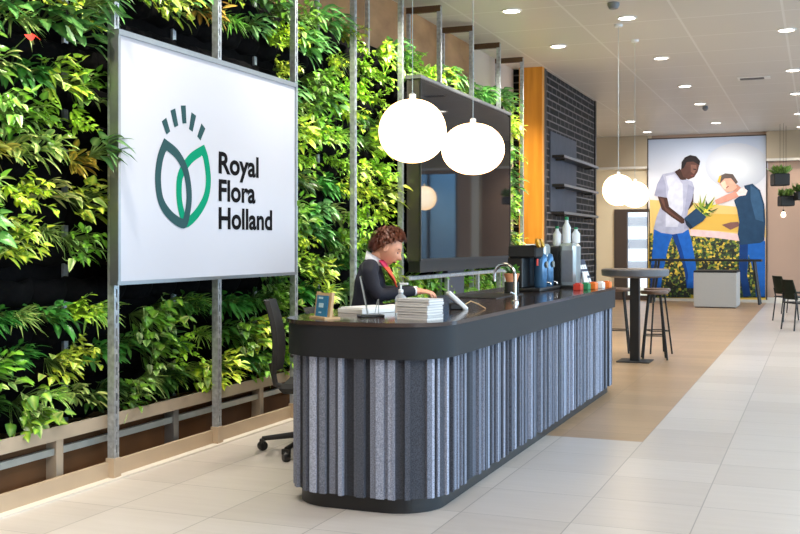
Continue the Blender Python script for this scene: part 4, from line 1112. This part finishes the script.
# ================================================================== BRICK WALL SHELVES
tag(MB().box(0, .02, 0, 1.95, 0, 1.3).build('slate_panel', M['niche'], loc=(-4.058, 16.7, 1.98)), 'blue grey slate panel set in the black brick wall', 'panel')
for k, z in enumerate((2.90, 2.43, 1.98)):
    sh = thing('display_shelf', '%s dark shelf on the black brick wall' % ('topmost', 'middle', 'lowest')[k], 'shelf', (-4.038, 16.8, z), 0, 'dark shelves on the brick wall')
    MB().box(0, .2, 0, 2.85, -.045, 0, b=.004).build('board', M['shelf_black'], sh)
    for y in (.25, 2.55): MB().box(0, .15, y-.012, y+.012, -.075, -.045).build('bracket', M['steel_dark'], sh)
    MB().box(.2, .204, 0, 2.85, -.042, -.003).build('front_strip', M['alu'], sh)

# ================================================================== BACK: MURAL, BLOCK, HIGH TABLE
MY = 27.44
mu = thing('photo_mural', 'tall printed photo mural of two gardeners with a potted plant on the back wall', 'mural', (-2.645, MY, 0))
def mpt(x, y, lay=0):   # 4x enlargement of the photo -> mural plane, metres
    u = 600+x/3.985; v = 134+y/3.985; t = (u-400)/F_PX; z = MY/(t*st+ct); X = t*z*ct-z*st
    return (X+2.645, -.003-.004*lay, EYE-(v-244)/F_PX*z)
MB().box(-1.43, 1.43, 0, .05, .07, 4.13).build('sky_print', M['sky_print'], mu)
f_ = MB(); f_.box(-1.46, -1.43, -.015, .055, .05, 4.16); f_.box(1.43, 1.46, -.015, .055, .05, 4.16); f_.box(-1.43, 1.43, -.015, .055, 4.13, 4.16); f_.build('frame', M['dark_frame'], mu)
f_ = MB(); f_.box(-1.46, 1.46, -.02, .055, .0, .07); f_.build('skirting', M['white_trim'], mu)
def art(name, polys, m='print', lay=0):
    mb = MB()
    for i, (col, pts) in enumerate(polys): mb.poly([mpt(x, y, lay+i*.028) for x, y in pts], srgb(*col))
    return mb.build(name, M[m], mu, colors=True)
def ell(cx, cy, rx, ry, n=24, rot=0): return [(cx+rx*math.cos(2*PI*k/n)*math.cos(rot)-ry*math.sin(2*PI*k/n)*math.sin(rot), cy+rx*math.cos(2*PI*k/n)*math.sin(rot)+ry*math.sin(2*PI*k/n)*math.cos(rot)) for k in range(n)]
E_ = 659; W_ = 199
art('haze_print', [*[((196+k*3, 199+k*3, 209+k*2.4), ell(545, 128+k*1, 125-k*8, 92-k*6.2, 40)) for k in range(14)], ((224, 190, 118), [(W_, 262), (380, 275), (E_, 300), (E_, 420), (W_, 420)]), ((214, 172, 82), [(368, 330), (460, 318), (E_, 322), (E_, 400), (368, 378)])], 'print_soft', 1)
art('path_print', [((222, 190, 190), [(360, 380), (470, 388), (E_, 412), (E_, 450), (470, 425), (360, 412)])], lay=2)
art('flower_field_print', [((1, 1, 1), [(W_, 395), (360, 405), (470, 415), (E_, 440), (E_, 652), (W_, 652)])], 'field', 3)
J1, J2 = (28, 92, 178), (18, 60, 130)
art('gardener_in_grey_print', [
  (J1, [(215, 380), (292, 398), (272, 450), (258, 520), (248, 570), (240, 640), (200, 640), (204, 520), (211, 450)]), (J2, [(204, 520), (228, 520), (224, 640), (200, 640)]),
  (J1, [(284, 396), (354, 380), (370, 450), (384, 530), (378, 614), (346, 614), (336, 540), (306, 450)]), (J2, [(284, 396), (306, 392), (330, 470), (352, 560), (346, 614), (336, 540), (306, 450)]),
  ((60, 38, 34), [(354, 250), (373, 238), (372, 280), (352, 304)]),
  ((62, 40, 34), [(318, 138), (296, 152), (318, 182), (346, 186), (340, 165)]),
  ((166, 168, 190), [(250, 160), (298, 151), (322, 184), (348, 182), (368, 190), (376, 215), (368, 260), (352, 300), (346, 340), (354, 378), (330, 394), (290, 400), (245, 394), (214, 378), (226, 330), (242, 290), (236, 252), (217, 245), (228, 200)]),
  ((196, 198, 214), [(262, 168), (298, 160), (330, 200), (332, 300), (310, 370), (262, 370), (262, 280), (274, 220)]),
  ((146, 148, 172), [(217, 245), (228, 200), (250, 162), (262, 200), (264, 252)]),
  ((70, 46, 40), [(230, 248), (268, 254), (276, 290), (332, 334), (348, 352), (326, 358), (284, 330), (246, 300)]),
  ((96, 64, 54), [(240, 256), (254, 258), (262, 292), (318, 338), (326, 346), (300, 332), (262, 306)]),
  ((150, 152, 176), [(352, 200), (376, 215), (368, 260), (352, 300), (346, 340), (352, 372), (336, 380), (338, 300)])], lay=4)
art('gardener_head_print', [((84, 54, 46), [(330, 118), (346, 110), (372, 108), (396, 124), (390, 150), (376, 172), (352, 182), (332, 170), (322, 145)]), ((120, 82, 70), [(362, 122), (384, 124), (386, 140), (374, 160), (362, 150)]),
  ((46, 28, 26), [(372, 138), (384, 140), (384, 144), (372, 142)]), ((120, 60, 58), [(360, 163), (374, 164), (368, 170)]),
  ((32, 24, 26), [(324, 140), (326, 112), (338, 94), (360, 84), (384, 89), (400, 108), (397, 125), (372, 110), (346, 112), (334, 136)])], lay=5)
art('gardener_in_blue_print', [
  ((30, 92, 170), [(556, 436), (600, 430), (E_, 426), (E_, 648), (622, 648), (616, 560), (592, 480), (586, 560), (602, 645), (572, 648), (554, 540)]), ((20, 56, 110), [(556, 436), (590, 436), (586, 560), (602, 645), (572, 648), (554, 540)]),
  ((122, 84, 78), [(485, 362), (520, 352), (552, 350), (556, 366), (520, 382)]),
  ((34, 62, 90), [(574, 206), (608, 198), (638, 224), (655, 280), (E_, 350), (655, 424), (640, 434), (560, 442), (549, 400), (555, 350), (546, 300), (534, 265), (560, 244), (584, 240)]),
  ((52, 86, 118), [(600, 205), (632, 226), (648, 280), (652, 350), (620, 340), (600, 260)]),
  ((216, 150, 130), [(458, 264), (500, 244), (548, 224), (562, 246), (505, 270), (464, 282)]), ((238, 218, 214), [(540, 228), (572, 212), (588, 226), (580, 244), (552, 248)])], lay=4)
art('blue_gardener_head_print', [((200, 140, 118), [(524, 226), (546, 200), (562, 214), (546, 232)]), ((228, 170, 146), [(474, 196), (494, 176), (520, 174), (540, 196), (546, 214), (526, 230), (506, 234), (490, 216)]), ((246, 206, 180), [(482, 196), (498, 186), (506, 208), (500, 222), (488, 212)]),
  ((150, 80, 70), [(502, 214), (512, 206), (514, 209), (505, 217)]),
  ((96, 82, 76), [(468, 192), (476, 168), (500, 157), (530, 160), (550, 192), (542, 200), (522, 176), (496, 178), (480, 196)]), ((232, 176, 60), [(468, 192), (476, 168), (484, 166), (478, 194)])], lay=5)
rp = random.Random(3); lv = []
for k in range(34):
    a = rp.uniform(-PI, .6); L = rp.uniform(30, 62); x0, y0 = 412+rp.uniform(-18, 22), 306+rp.uniform(-14, 16); dx, dy = math.cos(a), math.sin(a)
    lv.append((rp.choice([(38, 70, 40), (66, 104, 44), (206, 196, 60), (28, 50, 44), (140, 160, 60), (226, 206, 120)]), [(x0-dy*6, y0+dx*6), (x0+dx*L, y0+dy*L), (x0+dy*6, y0-dx*6)]))
art('held_plant_print', lv+[((34, 62, 92), [(336, 336), (384, 296), (424, 330), (412, 346), (360, 380)]), ((24, 40, 60), [(336, 336), (352, 350), (372, 372), (360, 380), (344, 362)])], lay=6)

bl = thing('felt_block', 'low speckled grey block with dark top standing on the tan floor before the mural', 'plinth block', (-2.19, 25.3, 0))
MB().box(-.47, .47, -.55, .55, .02, .80, b=.01).build('body', M['stone'], bl); MB().box(-.47, .47, -.55, .55, .80, .845, b=.005).build('top', M['black_matte'], bl); MB().box(-.44, .44, -.52, .52, 0, .02).build('foot', M['black'], bl)
ht = thing('high_table', 'long thin black high table spanning in front of the mural', 'table', (-2.585, 26.6, 0))
MB().box(-1.31, 1.31, -.3, .3, 1.03, 1.08).build('top', M['black'], ht)
for sx in (-1, 1):
    for yy in (-.26, .26):
        MB().tube([(sx*1.14, yy, 1.03), (sx*1.27, yy, 0)], .03, 8).build('leg', M['black'], ht, 60)
# ---- cafe chairs at the right
def make_cafe(mm):
    t = thing('cafe_chair', None, 'chair', group='cafe chairs at the window side')
    MB().box(-.21, .21, -.21, .21, .43, .455, b=.01).build('seat', M['black_matte'], t)
    mb = MB(); prev = None
    for k in range(8):
        z = .50+.32*k/7; x = -.2-.07*k/7; w = .205*(1-.15*(k/7)**2)
        cur = [mb.vert((x-.05*(1-abs(q))+.03, q*w, z)) for q in (-1, -.6, -.2, .2, .6, 1)]+[mb.vert((x-.05*(1-abs(q))+.012, q*w, z)) for q in (1, .6, .2, -.2, -.6, -1)]
        if prev:
            for q in range(12): mb.face([prev[q], prev[(q+1) % 12], cur[(q+1) % 12], cur[q]])
        else: mb.face(cur[::-1])
        prev = cur
    mb.face(prev); mb.build('backrest', mm, t, 50, recalc=True)
    for sx in (-1, 1):
        for sy in (-1, 1):
            MB().tube([(sx*.17, sy*.18, .44), (sx*.215, sy*.2, 0)] if sx > 0 else [(-.22, sy*.185, .60), (-.19, sy*.18, .44), (-.235, sy*.2, 0)], .0125, 8).build('leg', M['black'], t, 60)
    return t
cc = make_cafe(M['olive'])
cc.scale = (1.12, 1.12, 1.04); cc.location = (-.48, 21.0, 0); cc['label'] = 'dark cafe chair standing by itself nearest the mural, back to the walkway'; cc.rotation_euler.z = .45
c2 = dup(cc, (-.26, 18.95, 0), .5, 'dark cafe chair in front of the other chairs at the photo edge')
c3 = make_cafe(M['teal']); c3.location = (-.47, 23.3, 0); c3.rotation_euler.z = 2.9; c3['label'] = 'teal backed cafe chair furthest back at the photo edge'
# ---- hanging planters and bulb in front of the blush wall
def hanger(x, y, z, w, h, label, rise):
    t = thing('hanging_planter', label, 'hanging planter', (x, y, z), .3, 'hanging planters before the blush wall')
    MB().box(-w/2, w/2, -w/2, w/2, 0, h, b=.02).build('pot', M['pot_black'], t)
    f_ = MB()
    for k in range(110):
        a = R(0, 2*PI); leaf(f_, (R(-w/2, w/2)*.8, R(-w/2, w/2)*.8, h), (math.cos(a), math.sin(a), R(.8, 2.6)), R(.14, .28)*rise, .07, R(.0, .08), 'oval', cl(112, 140, 62), cl(70, 104, 46))
    f_.build('foliage', M['leaf'], t, 'full', colors=True)
    MB().tube([(0, 0, h), (0, 0, CEIL-z)], .004, 6).build('cord', M['steel_dark'], t)
hanger(-.84, 25.9, 2.80, .36, .28, 'taller hanging planter on the left cord, uppermost before the blush wall', 1)
hanger(-.72, 26.3, 2.34, .32, .24, 'lower hanging planter just above the glowing bulb', .8)
hanger(-.36, 26.0, 2.46, .30, .2, 'hanging planter cut by the photo edge', 1)
hb_ = thing('bulb_pendant', 'bare glowing bulb hanging below the lower planter', 'pendant lamp', (-.76, 25.7, 2.12))
MB().lathe([(0, -.06), (.04, -.045), (.055, 0), (.04, .05), (.02, .07)], n=16).build('bulb', M['bulb'], hb_, 'full')
MB().lathe([(.022, .07), (.022, .12), (0, .125)], n=12).build('socket', M['black'], hb_, 40); MB().tube([(0, 0, .12), (0, 0, CEIL-2.12)], .003, 6).build('cord', M['steel_dark'], hb_)

# ================================================================== CEILING FITTINGS
DL = [(-3.40, 12.1), (-3.40, 14.5), (-3.97, 24.0), (-3.95, 26.4), (-2.19, 13.0), (-2.19, 16.0), (-2.19, 19.0), (-2.19, 21.5), (-2.19, 25.0), (-.39, 14.5), (-.39, 17.9), (-.39, 20.7), (-.39, 23.9), (-.39, 26.6)]
dlab = ['downlight above the dark screen, in the row over the plant wall', 'downlight near the oak wall end, in the row over the plant wall', 'downlight nearer of the two beyond the brick wall', 'downlight further of the two beyond the brick wall',
        'large downlight beside the pendant cords', 'second downlight along the row towards the mural', 'third downlight along the row towards the mural', 'fourth downlight along the row towards the mural, by the sensor', 'last downlight right before the mural',
        'nearest downlight in the right hand row', 'second downlight in the right hand row', 'third downlight in the right hand row', 'fourth downlight in the right hand row', 'last downlight in the right hand row']
def make_dl():
    t = thing('downlight', None, 'ceiling light', group='recessed ceiling downlights')
    MB().lathe([(.125, -.001), (.125, -.012), (.1, -.014), (.1, -.004)], n=24).build('trim_ring', M['ring'], t, 40)
    MB().lathe([(.0, -.016), (.08, -.015), (.1, -.01)], n=24).build('diffuser', M['downlight'], t, 'full'); return t
d0 = make_dl()
for k, (x, y) in enumerate(DL):
    o = d0 if k == 0 else dup(d0); o.location = (x, y, CEIL); o['label'] = dlab[k]
vn = thing('ceiling_vent', 'dark slotted vent grille in the ceiling panels', 'vent', (-1.01, 18.5, CEIL))
MB().box(-.26, .26, -.13, .13, -.014, -.001).build('frame', M['ring'], vn); MB().box(-.22, .16, -.09, .09, -.02, -.014).build('slots', M['black'], vn)
sn = thing('ceiling_sensor', 'small round sensor hanging by the fourth downlight', 'sensor', (-2.13, 21.95, CEIL)); MB().lathe([(.05, -.001), (.06, -.05), (.03, -.09), (0, -.1)], n=16).build('body', M['grey_plastic'], sn, 40)
sd_ = thing('smoke_detector', 'smoke detector at the top of the photo above the bar table', 'detector', (-2.2, 12.15, CEIL)); MB().lathe([(.07, -.001), (.07, -.03), (.05, -.07), (0, -.08)], n=18).build('body', M['green_cap'] if False else M['grey_plastic'], sd_, 40)

# ================================================================== LIGHT
def area(name, loc, rot, sx, sy, power, col, spread=None):
    l = bpy.data.lights.new(name, 'AREA'); l.shape = 'RECTANGLE'; l.size = sx; l.size_y = sy; l.energy = power; l.color = col
    if spread: l.spread = spread
    o = bpy.data.objects.new(name, l); C.objects.link(o); o.location = loc; o.rotation_euler = rot; return o
def spot(name, loc, target, power, col, ang=60, blend=.7, size=.08):
    l = bpy.data.lights.new(name, 'SPOT'); l.energy = power; l.color = col; l.spot_size = math.radians(ang); l.spot_blend = blend; l.shadow_soft_size = size
    o = bpy.data.objects.new(name, l); C.objects.link(o); o.location = loc
    o.rotation_euler = (Vector(target)-Vector(loc)).to_track_quat('-Z', 'Y').to_euler(); return o
area('daylight_front', (9.4, 11, 2.3), (0, PI/2, 0), 3.6, 32, 1550, (.32, .64, 1.0))
for y in (-2.5, 2.5, 7, 11.5, 16, 20.5, 25):
    area('added_fill_light', (1.2 if y > 3 else -.6, y, CEIL-.06), (0, 0, 0), 2.5, 1.5, 145 if y < 3 else 116 if y < 18 else 36, (1, .95, .89) if y < 3 else (.82, .93, 1))
for y in (2.6, 4.4, 6.2, 8.0, 9.8, 11.6, 13.4, 15):
    spot('plant_spot', (-3.25, y, CEIL-.08), (-4.3, y+.1, 1.9), {6.2: 210, 4.4: 330, 8.0: 300}.get(y, 400), (1, .93, .80), 95, .8, .05)
for (x, y) in DL:
    spot('downlight_beam', (x, y, CEIL-.05), (x, y, 0), 130, (1, .91, .80), 110, .6, .09)
for x in (-3.3, -2.0): spot('mural_fill_spot', (x, 24.4, CEIL-.1), (x, 27.4, 2.4), 260, (1, .97, .93), 75, .8)
w = bpy.data.worlds.new('world'); SC.world = w; w.use_nodes = True
nt = w.node_tree; bg = nt.nodes['Background']
sk = nt.nodes.new('ShaderNodeTexSky')
try:
    sk.sky_type = 'NISHITA'; sk.sun_disc = False; sk.sun_elevation = math.radians(42); sk.sun_rotation = 2.4
except Exception: pass
nt.links.new(sk.outputs[0], bg.inputs[0]); bg.inputs[1].default_value = .5
SC.view_settings.view_transform = 'Standard'; SC.view_settings.look = 'None'; SC.view_settings.exposure = -0.03
